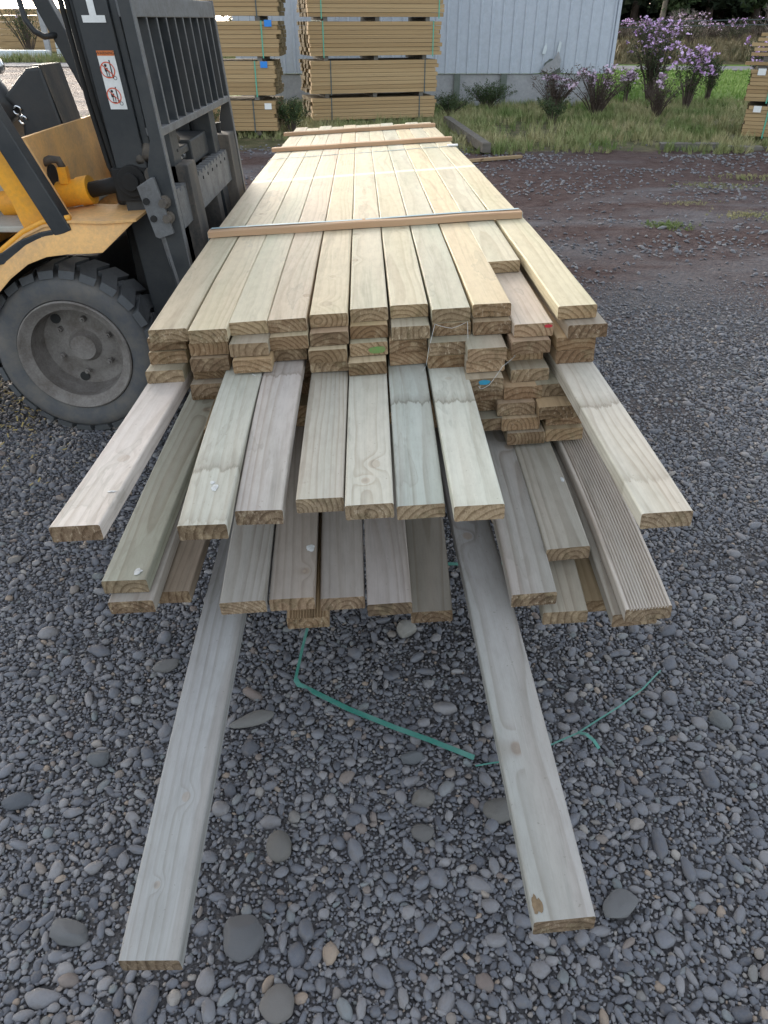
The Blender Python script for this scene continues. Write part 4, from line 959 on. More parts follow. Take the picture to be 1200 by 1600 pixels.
    # hole in the cowl the fitting comes through
    b = MB(); b.tube([(-1.115, 2.70, .862), (-1.126, 2.70, .862)], .034, 18); P(b.build('cowl_hole', M_GREASE))
    
    # letter on the mast, warning sticker ------------------------------
    yl = 2.6035
    def flat(poly, mat, name, par, y=yl, th=0.0012):
        b = MB(); b.prism([(p[0], p[1]) for p in poly], 'y', y - th, y, sh); o = b.build(name, mat); o.parent = par; return o
    hx0, hx1 = -.828, -.760
    z0 = 1.292
    b = MB()
    for (xa, xb, za, zb) in ((hx0, hx1, z0, z0 + .018), (hx0, hx1, z0 + .066, z0 + .084), (hx0 + .024, hx1 - .024, z0 + .018, z0 + .066)):
        b.box(xa, xb, yl - .0015, yl - .0002, za, zb, sh)
    o = b.build('letter', M_WHITE); o.parent = mast
    # sticker: header + two pictograms
    sx0, sx1, sz1 = -.812, -.760, 1.222
    st = flat([(sx0, sz1 - .155), (sx1, sz1 - .155), (sx1, sz1), (sx0, sz1)], M_WHITE, 'warning_sticker', mast)
    flat([(sx0, sz1 - .013), (sx1, sz1 - .013), (sx1, sz1), (sx0, sz1)], M_ORANGEINK, 'sticker_header', st, yl - .0013, .0006)
    fc = bpy.data.curves.new('warning_text', 'FONT'); fc.body = 'WARNING'; fc.size = 0.0115; fc.align_x = 'CENTER'; fc.align_y = 'CENTER'; fc.extrude = 0.0002
    to = bpy.data.objects.new('warning_text', fc); me = bpy.data.meshes.new_from_object(to); bpy.data.objects.remove(to)
    tx = link('warning_text', me, M_BLACKINK, st)
    cxs = (sx0 + sx1) / 2 - TI * (sz1 - .0065 - .62); tx.matrix_local = Matrix.Translation((cxs, yl - .0024, sz1 - .0065)) @ Matrix.Rotation(rad(-4.9) * 0 + rad(90), 4, 'X')
    for k, zc in enumerate((sz1 - .050, sz1 - .118)):
        xc = (sx0 + sx1) / 2 - .005; R_ = .022
        b = MB(); n = 28; vs = []
        for i in range(n):
            a = 2 * math.pi * i / n
            for rr in (R_, R_ - .003): vs.append(sh((xc + rr * math.cos(a), yl - .0024, zc + rr * math.sin(a))))
        b.add(vs, [(2 * i, 2 * i + 1, (2 * i + 3) % (2 * n), (2 * i + 2) % (2 * n)) for i in range(n)])
        d = Vector((-.7, 0, .7)) * (R_ - .002); nn = Vector((.7, 0, .7)) * .0014; c = Vector((xc, yl - .0024, zc))
        b.add([sh(c + d + nn), sh(c + d - nn), sh(c - d - nn), sh(c - d + nn)], [(0, 1, 2, 3)])
        o = b.build('prohibition_ring', M_REDINK); o.parent = st
        b = MB(); yy = yl - .0019
        def q(xa, xb, za, zb): b.add([sh((xc + xa, yy, zc + za)), sh((xc + xb, yy, zc + za)), sh((xc + xb, yy, zc + zb)), sh((xc + xa, yy, zc + zb))], [(0, 1, 2, 3)])
        b.add([sh((xc - .004 + .0042 * math.cos(i * .785), yy, zc + .012 + .0042 * math.sin(i * .785))) for i in range(8)], [tuple(range(8))])
        q(-.009, .001, -.004, .006); q(-.0065, -.0035, -.015, -.004); q(.0005, .003, -.015, -.004); q(-.011, .004, -.019, -.0165)
        q(.009, .0125, -.022, .026) if k == 0 else q(.008, .0115, -.020, .024)
        b.add([sh((xc + .017 + .0055 * math.cos(i * .524), yy, zc - .021 + .0055 * math.sin(i * .524))) for i in range(12)] + [sh((xc + .017 + .004 * math.cos(i * .524), yy, zc - .021 + .004 * math.sin(i * .524))) for i in range(12)], [(i, (i + 1) % 12, 12 + (i + 1) % 12, 12 + i) for i in range(12)])
        o = b.build('pictogram', M_BLACKINK); o.parent = st
    # load backrest ----------------------------------------------------
    def sh2(v): return sh(v)
    xf = -.620        # front face of the backrest at z=.62
    br = empty('load_backrest', (-.66, 2.99, .9)); P(br)
    def B(o): o.parent = br; o.matrix_parent_inverse = Matrix.Translation((.66, -2.99, -.9)); return o
    for ya, yb in ((2.405, 2.435), (3.545, 3.575)):
        b = MB(); b.prism([(xf - .066, .56), (xf - .003, .56), (xf - .003, 1.362), (xf - .036, 1.362), (xf - .038, 1.0), (xf - .066, .92)], 'y', ya + .004, yb, sh)
        B(b.build('upright', M_BLACK, bevel=0.002))
        b = MB(); b.box(xf - .003, xf + .0005, ya + .003, yb, .56, 1.362, sh); B(b.build('upright_edge', M_GREYSTEEL))
    b = MB(); b.box(xf - .050, xf, 2.436, 3.544, 1.305, 1.358, sh); B(b.build('top_bar', M_GREYSTEEL, bevel=0.003))
    b = MB(); b.box(xf - .050, xf, 2.436, 3.544, 1.012, 1.034, sh); B(b.build('bottom_bar', M_GREYSTEEL, bevel=0.003))
    for k in range(9):
        y = 2.42 + (k + 1) * 1.14 / 10
        b = MB(); b.box(xf - .052, xf - .002, y - .005, y + .005, 1.034, 1.305, sh); o = B(b.build('bar', M_BLACK))
        b = MB(); b.box(xf - .002, xf + .0003, y - .0048, y + .0048, 1.034, 1.305, sh); o2 = b.build('bar_edge', M_GREYSTEEL); o2.parent = o
    b = MB(); b.prism([(-.745, .88), (-.70, .905), (-.69, .905), (-.655, .745), (-.70, .73), (-.712, .735)], 'y', 2.385, 2.404); pl = P(b.build('mounting_plate', M_GREYSTEEL, bevel=0.002))
    for (x, z) in ((-.722, .84), (-.708, .79)):
        b = MB(); b.tube([(x, 2.378, z), (x, 2.390, z)], .010, 12); o = b.build('bolt_hole', M_GREASE); o.parent = pl; o.matrix_parent_inverse = Matrix.Identity(4)
    for (x, z) in ((-.672, .835), (-.667, .790)):
        b = MB(); b.tube([(x, 2.372, z), (x, 2.408, z)], .013, 6); b.tube([(x, 2.395, z), (x, 2.408, z)], .019, 12); P(b.build('bolt', M_DUSTY))
    b = MB(); b.tube([(-.695, 2.42, .735), (-.665, 2.42, .56), (-.655, 2.42, .45)], .013, 8); b.box(-.70, -.645, 2.395, 2.44, .34, .52); P(b.build('latch_rod', M_GREYSTEEL, bevel=0.002))
    # carriage, shanks, forks ---------------------------------------------
    b = MB()
    zt = .852; poly = []
    y = 2.50
    pts = [(2.50, .735), (2.50, zt)]
    while y < 3.46: pts += [(y, zt), (y + .034, zt), (y + .038, zt - .012), (y + .052, zt - .012), (y + .056, zt)]; y += .056
    pts += [(3.50, zt), (3.50, .735)]
    vs = [sh((-.672, p[0], p[1])) for p in pts] + [sh((-.636, p[0], p[1])) for p in pts]; n = len(pts)
    b.add(vs, [(i, i + 1, n + i + 1, n + i) for i in range(n - 1)] + [(n - 1, 0, n, 2 * n - 1)])
    for i in range(1, n - 1):
        pass
    for i in range(n - 1):
        if abs(pts[i + 1][0] - pts[i][0]) > 1e-6:
            for xx in (-.672, -.636):
                b.add([sh((xx, pts[i][0], .735)), sh((xx, pts[i + 1][0], .735)), sh((xx, pts[i + 1][0], pts[i + 1][1])), sh((xx, pts[i][0], pts[i][1]))], [(0, 1, 2, 3)])
    cb = P(b.build('carriage_bar', M_GREYSTEEL))
    for k in range(8):
        y = 2.80 + k * .085; b = MB(); b.tube([sh((-.634, y, .825)), sh((-.642, y, .825))], .006, 8); o = b.build('bar_hole', M_GREASE); o.parent = cb; o.matrix_parent_inverse = Matrix.Identity(4); o.parent = cb
    b = MB(); b.box(-.672, -.636, 2.50, 3.50, .40, .48, sh); b.box(-.70, -.672, 2.76, 2.80, .40, .85, sh); b.box(-.70, -.672, 3.18, 3.22, .40, .85, sh); P(b.build('carriage_frame', M_DUSTY, bevel=0.003))
    b = MB(); b.box(-.70, -.640, 3.07, 3.14, .42, .80, sh); P(b.build('carriage_post', M_DUSTY, bevel=0.003))
    for (ya, yb) in ((2.625, 2.745), (3.385, 3.515)):
        b = MB(); b.box(-.690, -.618, ya, yb, .31, .905, sh)
        x1 = .42
        zf = lambda x: .262 + ROLL * (x + .60)
        b.add([(-.66, ya, zf(-.66)), (x1, ya + .02, zf(x1) + .028), (x1, yb - .02, zf(x1) + .028), (-.66, yb, zf(-.66)), (-.66, ya, zf(-.66) + .042), (x1, ya + .02, zf(x1) + .040), (x1, yb - .02, zf(x1) + .040), (-.66, yb, zf(-.66) + .042)],
              [(0, 3, 2, 1), (4, 5, 6, 7), (0, 1, 5, 4), (1, 2, 6, 5), (2, 3, 7, 6), (3, 0, 4, 7)])
        P(b.build('fork', M_DUSTY, bevel=0.004))
        b = MB(); b.tube([sh((-.668, (ya + yb) / 2 + .0, .905)), sh((-.668, (ya + yb) / 2, .935))], .010, 10); b.tube([sh((-.668, (ya + yb) / 2, .935)), sh((-.668, (ya + yb) / 2, .943))], .016, 12); P(b.build('fork_pin', M_GREASE))
    # side shifter block and cylinder
    b = MB(); b.box(-.79, -.68, 2.98, 3.26, .855, .935, sh); b.box(-.77, -.69, 2.70, 3.02, .90, .925, sh); P(b.build('side_shifter', M_BLACK, bevel=0.006))
    b = MB(); b.tube([sh((-.705, 2.52, .890)), sh((-.705, 2.80, .890))], .028, 14); P(b.build('shift_cylinder', M_DUSTY, None, False, 0))
    b = MB(); b.tube([sh((-.705, 2.79, .890)), sh((-.705, 2.93, .890))], .013, 14); P(b.build('shift_rod', M_CHROME, None, True))
    b = MB(); b.tube([sh((-.73, 2.60, .93)), sh((-.74, 2.66, .985)), sh((-.74, 2.78, 1.0)), sh((-.735, 2.88, .985)), sh((-.72, 2.93, .94))], .020, 10); b.tube([sh((-.76, 2.60, .92)), sh((-.765, 2.70, .975)), sh((-.76, 2.86, .97))], .014, 8); P(b.build('hydraulic_hose', M_DUSTY, None, True))
    b = MB(); b.box(-.80, -.72, 2.62, 3.36, .60, .70, sh); P(b.build('mast_crossmember', M_GREASE, bevel=0.005))
    # dark plate closing the space between mast and chassis
    b = MB(); b.box(-.90, -.86, 2.70, 3.28, .25, .74); P(b.build('axle_guard', M_GREASE, bevel=0.005))
forklift()

# wood chips on the ground under the tyre
def chips():
    b = MB()
    bm = [ (0,0,0),(1,0,0.1),(1.1,.5,.15),(0,.4,.05)]
    me = bpy.data.meshes.new('chip'); me.from_pydata([(-1, -.3, 0), (1, -.25, .2), (1.1, .3, .25), (-.9, .3, .1), (-1, -.3, -.2), (1, -.25, 0), (1.1, .3, 0), (-.9, .3, -.1)], [], [(0, 1, 2, 3), (7, 6, 5, 4), (0, 4, 5, 1), (1, 5, 6, 2), (2, 6, 7, 3), (3, 7, 4, 0)])
    v = hidden_variant('c', me, M_CHIP); L, R_, Sx, T, I = [], [], [], [], []
    for _ in range(700):
        x = random.gauss(-1.55, .28); y = random.gauss(2.75, .30)
        if (x + 1.10) ** 2 + (y - 2.58) ** 2 < .04: continue
        L.append((x, y, .012 + random.random() * .006)); R_.append((random.gauss(0, .3), random.gauss(0, .3), random.uniform(0, 6.28))); s_ = random.uniform(.003, .010); Sx.append((s_, s_, s_ * .6)); T.append(random.random()); I.append(0)
    scatter('wood_chips', [v], L, R_, Sx, T, I, 'pale yellow wood chips scattered on soil behind the tyre')
chips()

# ------------------------------------------------------------------ background timber stacks
def timber_stack(name_label, group, ox, oy, yaw, length, depth, packs, specs):
    """each pack is one thing: boards along the visible long side are parts"""
    ca, sa = math.cos(yaw), math.sin(yaw)
    z = 0.07
    for i in range(packs):
        sp = specs[min(i, len(specs) - 1)]; nb = sp['n']; bh = sp['h']; H_ = nb * bh
        root = empty('timber_pack', (ox, oy, z)); root.rotation_euler = (0, 0, yaw)
        tag(root, name_label[i], 'timber pack', group)
        dx = sp.get('dx', 0.0); ln = length + sp.get('dl', 0.0)
        base = bpy.data.meshes.new('board'); bb = MB(); bb.box(0, 1, 0, 1, 0, 1); me0 = bb.mesh('board')
        bm = bmesh.new(); bm.from_mesh(me0); bmesh.ops.recalc_face_normals(bm, faces=bm.faces); bm.to_mesh(me0); bm.free(); me0.materials.append(M_PACK); bpy.data.meshes.remove(base)
        rr = random.Random(i * 31 + int(ox * 10))
        for k in range(nb):
            o = bpy.data.objects.new('board', me0); COL.objects.link(o); o.parent = root
            o.location = (dx + rr.uniform(-.02, .01), rr.uniform(-.006, .004), k * bh + .001); o.scale = (ln + rr.uniform(-.01, .02), .09, bh - .004)
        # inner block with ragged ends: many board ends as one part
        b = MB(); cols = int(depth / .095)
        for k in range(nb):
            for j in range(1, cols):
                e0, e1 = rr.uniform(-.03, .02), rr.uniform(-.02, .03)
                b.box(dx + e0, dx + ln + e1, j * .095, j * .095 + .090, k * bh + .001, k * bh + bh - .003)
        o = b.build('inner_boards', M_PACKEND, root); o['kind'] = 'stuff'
        for k in range(3):
            xb = dx + ln * (0.12, 0.5, 0.88)[k]; b = MB(); b.box(xb - .03, xb + .03, .02, depth, -.055, -.001); b.build('bearer', M_OLD, root)
        for (fx, m) in sp.get('straps', []):
            b = MB(); w = .008; xs_ = dx + ln * fx
            b.box(xs_ - w, xs_ + w, -.011, -.008, -.02, H_ + .004); b.box(xs_ - w, xs_ + w, -.011, depth, H_ + .001, H_ + .004); b.build('strap', m, root)
        for (fx, m, fz) in sp.get('tags', []):
            b = MB(); xs_ = dx + ln * fx; b.box(xs_ - .045, xs_ + .045, -.014, -.0115, H_ * fz - .035, H_ * fz + .035); b.build('tag', m, root)
        z += H_ + sp.get('gap', .06)
MG, MK = M_GREENSTRAP2, M_DKSTRAP
timber_stack(['timber pack on the ground at the bottom of the left stack, with white tag', 'pack with a blue tag, second from the bottom in the left stack', 'pack with a blue tag, third from the bottom in the left stack', 'fourth pack up in the left stack, behind the backrest', 'topmost pack of the left background stack'],
    'timber packs in the left background stack', -3.45, 10.93, 0.0, 2.03, .80, 5,
    [dict(n=7, h=.050, gap=.06, straps=[(.86, MK)], tags=[(.955, M_WHITE, .82)], dl=0.0), dict(n=8, h=.0475, gap=.05, straps=[(.885, MG)], tags=[(.94, M_BLUETAG, .90)], dx=-.05, dl=.07), dict(n=8, h=.047, gap=.05, straps=[(.905, MG)], tags=[(.945, M_BLUETAG, .93)], dl=.10), dict(n=8, h=.047, gap=.05, straps=[(.88, MK)], dl=.11), dict(n=8, h=.047, straps=[(.88, MK)], dl=.05)])
timber_stack(['timber pack at the bottom of the right-hand stack beside the shed', 'pack with dark straps, second from the bottom in the stack against the shed', 'pack with two green straps, third from the bottom beside the shed', 'pack with two green straps, fourth from the bottom beside the shed', 'topmost pack of the stack against the shed'],
    'timber packs in the stack beside the shed', -1.03, 12.10, rad(16), 1.86, .85, 5,
    [dict(n=6, h=.047, gap=.055, straps=[(.15, MK), (.87, MK)]), dict(n=8, h=.051, gap=.055, straps=[(.15, MK), (.90, MK)], dx=-.0, dl=.02), dict(n=8, h=.051, gap=.05, straps=[(.10, MG), (.94, MG)], dx=.0, dl=.06), dict(n=8, h=.051, gap=.05, straps=[(.09, MG), (.96, MG)], dl=.10, dx=.0), dict(n=8, h=.051, straps=[(.10, MG), (.94, MG)], dl=.1)])
timber_stack(['lower timber pack with a white tag at the right edge', 'upper strapped timber pack with a white tag at the right edge'],
    'timber packs at the right edge', 4.50, 10.46, rad(-25), 2.4, .9, 2,
    [dict(n=8, h=.042, gap=.05, straps=[(.10, MG)], tags=[(.045, M_WHITE, .90)], dx=.05), dict(n=8, h=.042, gap=.05, straps=[(.10, MG)], tags=[(.045, M_WHITE, .93)])])
z = .07 + .336 + .05 + .336 + .05
rr = random.Random(4)
for k, (dz, dx) in enumerate(((.045, -.05), (.14, .0), (.19, .02), (.24, -.01), (.29, .05), (.34, .07))):
    b = MB(); b.box(0, 2.4, 0, .10, 0, .034); o = b.build('loose_board', M_PACK, bevel=0.002); o.location = (4.45 + dx, 10.48 + rr.uniform(0, .04), z + dz - .05); o.rotation_euler = (0, rad(-.6 if k > 3 else 0), rad(-25 + rr.uniform(-1, 1)))
    tag(o, 'loose plank, %s from the bottom above the strapped packs at the right edge' % ORD[k + 1], 'plank', 'loose planks at the right edge')
    if k in (0, 1, 3):
        b = MB(); b.box(.15, .24, .02, .85, -.05 if k != 1 else -.06, -.001); b.box(1.2, 1.29, .02, .85, -.05, -.001); b.f, b.v, b.mi = b.f[:6], b.v[:8], b.mi[:6]; b.build('spacer', M_OLD, o)
        b = MB(); b.box(1.2, 1.29, .02, .85, -.05, -.001); b.build('spacer', M_OLD, o)

# ------------------------------------------------------------------ shed
def shed():
    root = empty('shed', (1.0, 15.2, 0)); tag(root, 'pale grey corrugated shed on a concrete base with timber posts', 'shed')
    def P(o): o.parent = root; o.matrix_parent_inverse = Matrix.Translation((-1.0, -15.2, 0)); return o
    x0, x1, y0, zb, zt = -2.6, 4.00, 15.18, .50, 3.9
    # rib profile along x
    def sheet(xa, xb, ya, yb, name):
        L_ = math.hypot(xb - xa, yb - ya); ux, uy = (xb - xa) / L_, (yb - ya) / L_; nx_, ny_ = uy, -ux
        pr = []; s_ = 0; pitch = .19
        while s_ < L_:
            for (a, d) in ((0, 0), (.060, 0), (.074, .022), (.100, .022), (.114, 0)): 
                if s_ + a < L_: pr.append((s_ + a, d))
            s_ += pitch
        pr.append((L_, 0)); b = MB(); n = len(pr)
        zs = [zb, zb + .25, zb + .6, zt]
        vs = []
        for zz in zs:
            for (a, d) in pr:
                X = xa + ux * a; Yv = ya + uy * a; dd = d
                if name == 'front_cladding':        # the knock in the bottom edge
                    e = math.exp(-(((X - 2.95) / .22) ** 2)) * max(0, 1 - (zz - zb) / .45); dd = d * (1 - .8 * e) - .06 * e
                vs.append((X + nx_ * dd, Yv + ny_ * dd, zz + (0.035 * math.exp(-(((X - 3.0) / .16) ** 2)) if zz == zb and name == 'front_cladding' else 0)))
        b.add(vs, [(j * n + i, j * n + i + 1, (j + 1) * n + i + 1, (j + 1) * n + i) for j in range(len(zs) - 1) for i in range(n - 1)])
        return P(b.build(name, M_CLAD))
    sheet(x0, x1, y0, y0, 'front_cladding'); sheet(x1, x1, y0, y0 + 8, 'side_cladding'); sheet(x0, x0, y0 + 8, y0, 'left_cladding')
    b = MB(); b.box(x0 + .03, x1 - .03, y0 + .03, y0 + 8, zb, zt - .02); P(b.build('wall_core', M_POST))
    b = MB(); b.box(x0 + .03, x1 - .25, y0 + .03, y0 + .15, -.05, zb - .01); P(b.build('concrete_base', M_CONC, bevel=.005))
    for x in (-2.1, -.9, 1.30, 2.13, 2.98, 3.72):
        b = MB(); b.box(x - .055, x + .055, y0 - .03, y0 + .028, -.05, zb - .012); P(b.build('base_post', M_POST, bevel=.006))
    b = MB(); b.prism([(x0 - .15, zt - .02), (x1 + .15, zt - .02), (x1 + .15, zt + .04), ((x0 + x1) / 2, zt + .9), (x0 - .15, zt + .04)], 'y', y0 - .15, y0 + 8.2); P(b.build('roof', M_CLAD))
    b = MB(); b.box(x1 - .02, x1 + .035, y0 - .035, y0 + .03, zb, zt); P(b.build('corner_flashing', M_WHITE if False else M_CLAD))
    # torn, scraped flap beside the knock
    b = MB(); b.add([(2.78, y0 - .045, .56), (2.93, y0 - .06, .50), (3.10, y0 - .05, .60), (3.10, y0 - .04, .72), (3.04, y0 - .055, .84), (2.98, y0 - .05, .72), (2.86, y0 - .045, .66)], [(0, 1, 2, 6), (6, 2, 5), (2, 3, 4, 5)])
    o = P(b.build('bent_flap', M_CONC)); md = o.modifiers.new('t', 'SOLIDIFY'); md.thickness = .004
    b = MB(); b.add([(3.02, y0 - .030, .80), (3.07, y0 - .030, .82), (3.09, y0 - .027, .96), (3.05, y0 - .027, .99), (3.03, y0 - .03, .90)], [(0, 1, 2, 3, 4)]); b.add([(2.76, y0 - .035, .80), (2.82, y0 - .035, .79), (2.84, y0 - .030, .88), (2.83, y0 - .028, .96), (2.79, y0 - .03, .91)], [(0, 1, 2, 3, 4)])
    o = P(b.build('scraped_patch', M_WRAP)); md = o.modifiers.new('t', 'SOLIDIFY'); md.thickness = .003
shed()

# ------------------------------------------------------------------ ground timbers, stick, debris
def plank_obj(name, p0, p1, w, h, mat, label, cat):
    p0, p1 = Vector(p0), Vector(p1); d = (p1 - p0); n = Vector((-d.y, d.x, 0)).normalized(); b = MB()
    b.obox((p0 + p1) / 2, d / 2, n * w / 2, Vector((0, 0, h / 2))); o = b.build(name, mat, bevel=0.004); tag(o, label, cat); return o
plank_obj('pale_stick', (0.90, 8.72, .03), (1.53, 9.02, .03), .05, .03, M_STICK, 'pale wooden stick lying on the soil beside the far end of the pack', 'stick')
plank_obj('old_rail', (1.18, 9.35, .07), (.90, 11.9, .10), .10, .10, M_OLD, 'grey weathered rail lying in the grass behind the pack', 'rail')
plank_obj('sleeper', (3.35, 9.92, .01), (4.05, 9.86, .015), .14, .09, M_OLD, 'grey timber sleeper at the edge of the grass', 'sleeper')
plank_obj('sleeper', (4.12, 9.80, .0), (4.52, 9.76, .0), .14, .08, M_OLD, 'short grey sleeper beside the right-hand timber packs', 'sleeper')

# ------------------------------------------------------------------ grass and plants
def tuft_mesh(seed, blades=14, h=1.0, spread=.35, w=.02):
    r = random.Random(seed); vs, fs = [], []
    for _ in range(blades):
        a = r.uniform(0, 6.28); bx, by = r.gauss(0, .12), r.gauss(0, .12); L_ = h * r.uniform(.5, 1.05); ln = r.uniform(.1, spread); wa = a + 1.57
        dx, dy = math.cos(wa) * w, math.sin(wa) * w; b0 = len(vs)
        for t, ww in ((0, 1), (.5, .8), (1, .05)):
            X = bx + math.cos(a) * ln * t * t * L_; Yv = by + math.sin(a) * ln * t * t * L_; Z = L_ * t * (1 - .25 * t * ln)
            vs += [(X - dx * ww, Yv - dy * ww, Z), (X + dx * ww, Yv + dy * ww, Z)]
        fs += [(b0, b0 + 1, b0 + 3, b0 + 2), (b0 + 2, b0 + 3, b0 + 5, b0 + 4)]
    me = bpy.data.meshes.new('tuft'); me.from_pydata(vs, [], fs); return me
def grass(name, mat, pts, hrange, label, blades=14, spread=.5, w=.02, seed=0):
    var = [hidden_variant('t', tuft_mesh(seed + i, blades, 1, spread, w), mat) for i in range(5)]
    L, R_, Sx, T, I = [], [], [], [], []
    for (x, y, z, k) in pts:
        s_ = random.uniform(*hrange) * k; L.append((x, y, z - .005)); R_.append((random.gauss(0, .12), random.gauss(0, .12), random.uniform(0, 6.28)))
        Sx.append((s_, s_, s_)); T.append(min(1, max(0, .5 + .9 * noise.noise(Vector((x * 1.3, y * 1.3, 3))) + random.gauss(0, .16)))); I.append(random.randrange(5))
    scatter(name, var, L, R_, Sx, T, I, label)
pts = []
while len(pts) < 9000:
    x = random.uniform(-4.5, 9.0); y = random.uniform(9.4, 15.6)
    edge = 9.55 + .6 * noise.noise(Vector((x * 1.1, 0, 0))) + .35 * noise.noise(Vector((x * 4, 2, 0))) - .5 * random.random() ** 3
    if x < 0.8: edge = 10.6 + .3 * noise.noise(Vector((x * 2, 0, 0)))
    if y < edge or (y > 15.15 and x < 4.0): continue
    if noise.noise(Vector((x * .8, y * .8, 7))) < -.22 and random.random() < .7: continue
    near_edge = min(1, (y - edge) / .8 + .35)
    pts.append((x, y, 0, near_edge))
grass('verge_grass', M_GRASS, pts, (.07, .19), 'rough green and straw grass on the verge before the shed', 16, .6, .022, 1)
pts = []
while len(pts) < 9000:
    x = random.uniform(2.5, 26); y = random.uniform(14.5, 26)
    if x < 4.1 and y > 15.1: continue
    pts.append((x, y, 0, 1))
grass('lawn_grass', M_LAWN, pts, (.06, .13), 'bright green lawn between the verge and the road', 14, .5, .035, 20)
pts = []
while len(pts) < 4500:
    x = random.uniform(4, 34); y = random.uniform(30, 40); h = np.interp(y, [29.5, 30.5, 32, 34, 37, 42], [-.05, .10, .30, .42, .52, .58])
    pts.append((x, y, h, 1))
grass('bank_grass', M_DRY, pts, (.18, .42), 'tall dry grass on the bank beyond the road', 16, .5, .04, 40)
pts = []
while len(pts) < 2600:
    x = random.uniform(7, 40); y = random.uniform(35, 43)
    if noise.noise(Vector((x * .5, y * .3, 4))) < -.15: continue
    pts.append((x, y, .48, 1))
grass('bank_scrub', foliage('brown scrub', (0.055, 0.045, 0.032), (0.17, 0.13, 0.10), inst=True), pts, (.35, .85), 'dense brown twiggy scrub along the top of the bank', 26, .9, .018, 140)
# small green patches in the yard
pts = []
for (px, py, rx, ry, n) in ((2.15, 5.85, .14, .08, 60), (3.75, 6.5, .35, .16, 150), (3.2, 5.2, .25, .08, 60), (3.1, 7.4, .3, .12, 50), (2.9, 6.2, .22, .08, 50), (2.6, 6.6, .2, .06, 30), (3.6, 7.9, .3, .1, 40), (2.9, 4.75, .12, .05, 20), (3.4, 5.75, .3, .1, 50)):
    for _ in range(n * 3): pts.append((random.gauss(px, rx * .6), random.gauss(py, ry * .8), 0, 1))
grass('yard_weeds', M_GRASS, pts, (.015, .038), 'small green weeds growing in patches in the yard', 12, 1.0, .05, 60)

def shrub(name, loc, h, spread, stems, flowers, label, leafy=1.0, fl_mat=None, leaf_mat=None, seed=0, group=None, low=0.3, cat='shrub'):
    root = empty(name, loc); tag(root, label, cat, group); r = random.Random(seed); sb, lb, fb = MB(), MB(), MB()
    for k in range(stems):
        a = r.uniform(0, 6.28); L_ = h * r.uniform(.65, 1.05); q = spread * r.uniform(.15, 1.0); tipx, tipy = math.cos(a) * q, math.sin(a) * q * .8
        pts_ = [(math.cos(a) * .03, math.sin(a) * .03, 0), (tipx * .35, tipy * .35, L_ * .45), (tipx * .75, tipy * .75, L_ * .8), (tipx, tipy, L_)]
        sb.tube(pts_, [.008 * h + .003, .006 * h + .002, .004 * h, .002], 4, cap=False)
        for _ in range(int(44 * leafy)):
            t = r.uniform(low, .98); i = min(2, int(t * 3)); f = t * 3 - i; p = Vector(pts_[i]).lerp(Vector(pts_[i + 1]), f) + Vector((r.gauss(0, .045), r.gauss(0, .045), r.gauss(0, .03))) * (h ** .5)
            s_ = r.uniform(.018, .045) * (h ** .5); d = Vector((r.gauss(0, 1), r.gauss(0, 1), r.gauss(.8, .8))).normalized() * s_; e = d.cross(Vector((r.gauss(0, 1), r.gauss(0, 1), r.gauss(0, 1)))).normalized() * s_ * .28
            lb.add([p - e, p + e, p + d * 1.6], [(0, 1, 2)])
        if k < flowers:
            tip = Vector(pts_[3])
            for _ in range(r.randint(2, 6)):
                c = tip + Vector((r.gauss(0, .07), r.gauss(0, .07), r.gauss(0, .045))) * (h ** .5)
                for _ in range(5):
                    p = c + Vector((r.gauss(0, .022), r.gauss(0, .022), r.gauss(0, .014))); s_ = r.uniform(.014, .030); n_ = Vector((r.gauss(0, .6), r.gauss(0, .6), 1)).normalized(); u_ = n_.orthogonal().normalized(); v_ = n_.cross(u_)
                    fb.add([p + (u_ * math.cos(t * 1.257) + v_ * math.sin(t * 1.257)) * s_ for t in range(5)], [(0, 1, 2, 3, 4)])
    link('stems', sb.mesh('stems'), M_STEM, root)
    if lb.v: link('foliage', lb.mesh('foliage'), leaf_mat or M_LEAF, root)
    if fb.v: link('flowers', fb.mesh('flowers'), fl_mat or M_FLOWER, root)['kind'] = 'stuff'
    return root
GS = 'purple flowering shrubs by the lawn'
shrub('flowering_shrub', (4.85, 15.4, 0), 1.22, .50, 40, 30, 'tallest purple flowering shrub beside the shed corner', 1.0, seed=1, group=GS)
shrub('flowering_shrub', (5.15, 14.3, 0), .85, .36, 28, 20, 'purple flowering shrub with drooping heads in front of the tallest one', .9, seed=2, group=GS)
shrub('flowering_shrub', (6.75, 15.2, 0), .92, .34, 30, 24, 'vase-shaped shrub with pale purple flowers standing alone on the lawn', 1.3, seed=3, group=GS)
shrub('shrub', (5.95, 15.5, 0), .70, .20, 16, 0, 'slim dark shrub without flowers left of the vase-shaped shrub', 1.3, seed=4)
shrub('shrub', (6.3, 16.4, 0), .74, .22, 16, 0, 'slim dark shrub on the lawn behind the vase-shaped shrub', 1.3, seed=5)
shrub('flowering_shrub', (3.35, 13.2, 0), .70, .66, 70, 9, 'brown twiggy shrub with few pink heads before the shed corner', .35, M_FLOWER2, M_STEM, seed=6)
shrub('flowering_shrub', (2.80, 13.7, 0), .62, .46, 70, 5, 'small twiggy shrub with pink heads against the shed base', .35, M_FLOWER2, M_STEM, seed=16)
shrub('flowering_shrub', (4.30, 15.0, 0), .62, .20, 12, 8, 'small pink-flowered shrub right beside the shed corner', .8, M_FLOWER2, seed=7)
shrub('shrub', (4.25, 13.0, 0), .55, .42, 60, 3, 'dry brown weed clump in the verge', .3, M_FLOWER2, M_STEM, seed=8)
shrub('weed', (1.75, 14.3, 0), .42, .50, 60, 0, 'dark green weed clump at the foot of the concrete base', 1.2, leaf_mat=M_MIDTREE, seed=9, cat='weed')
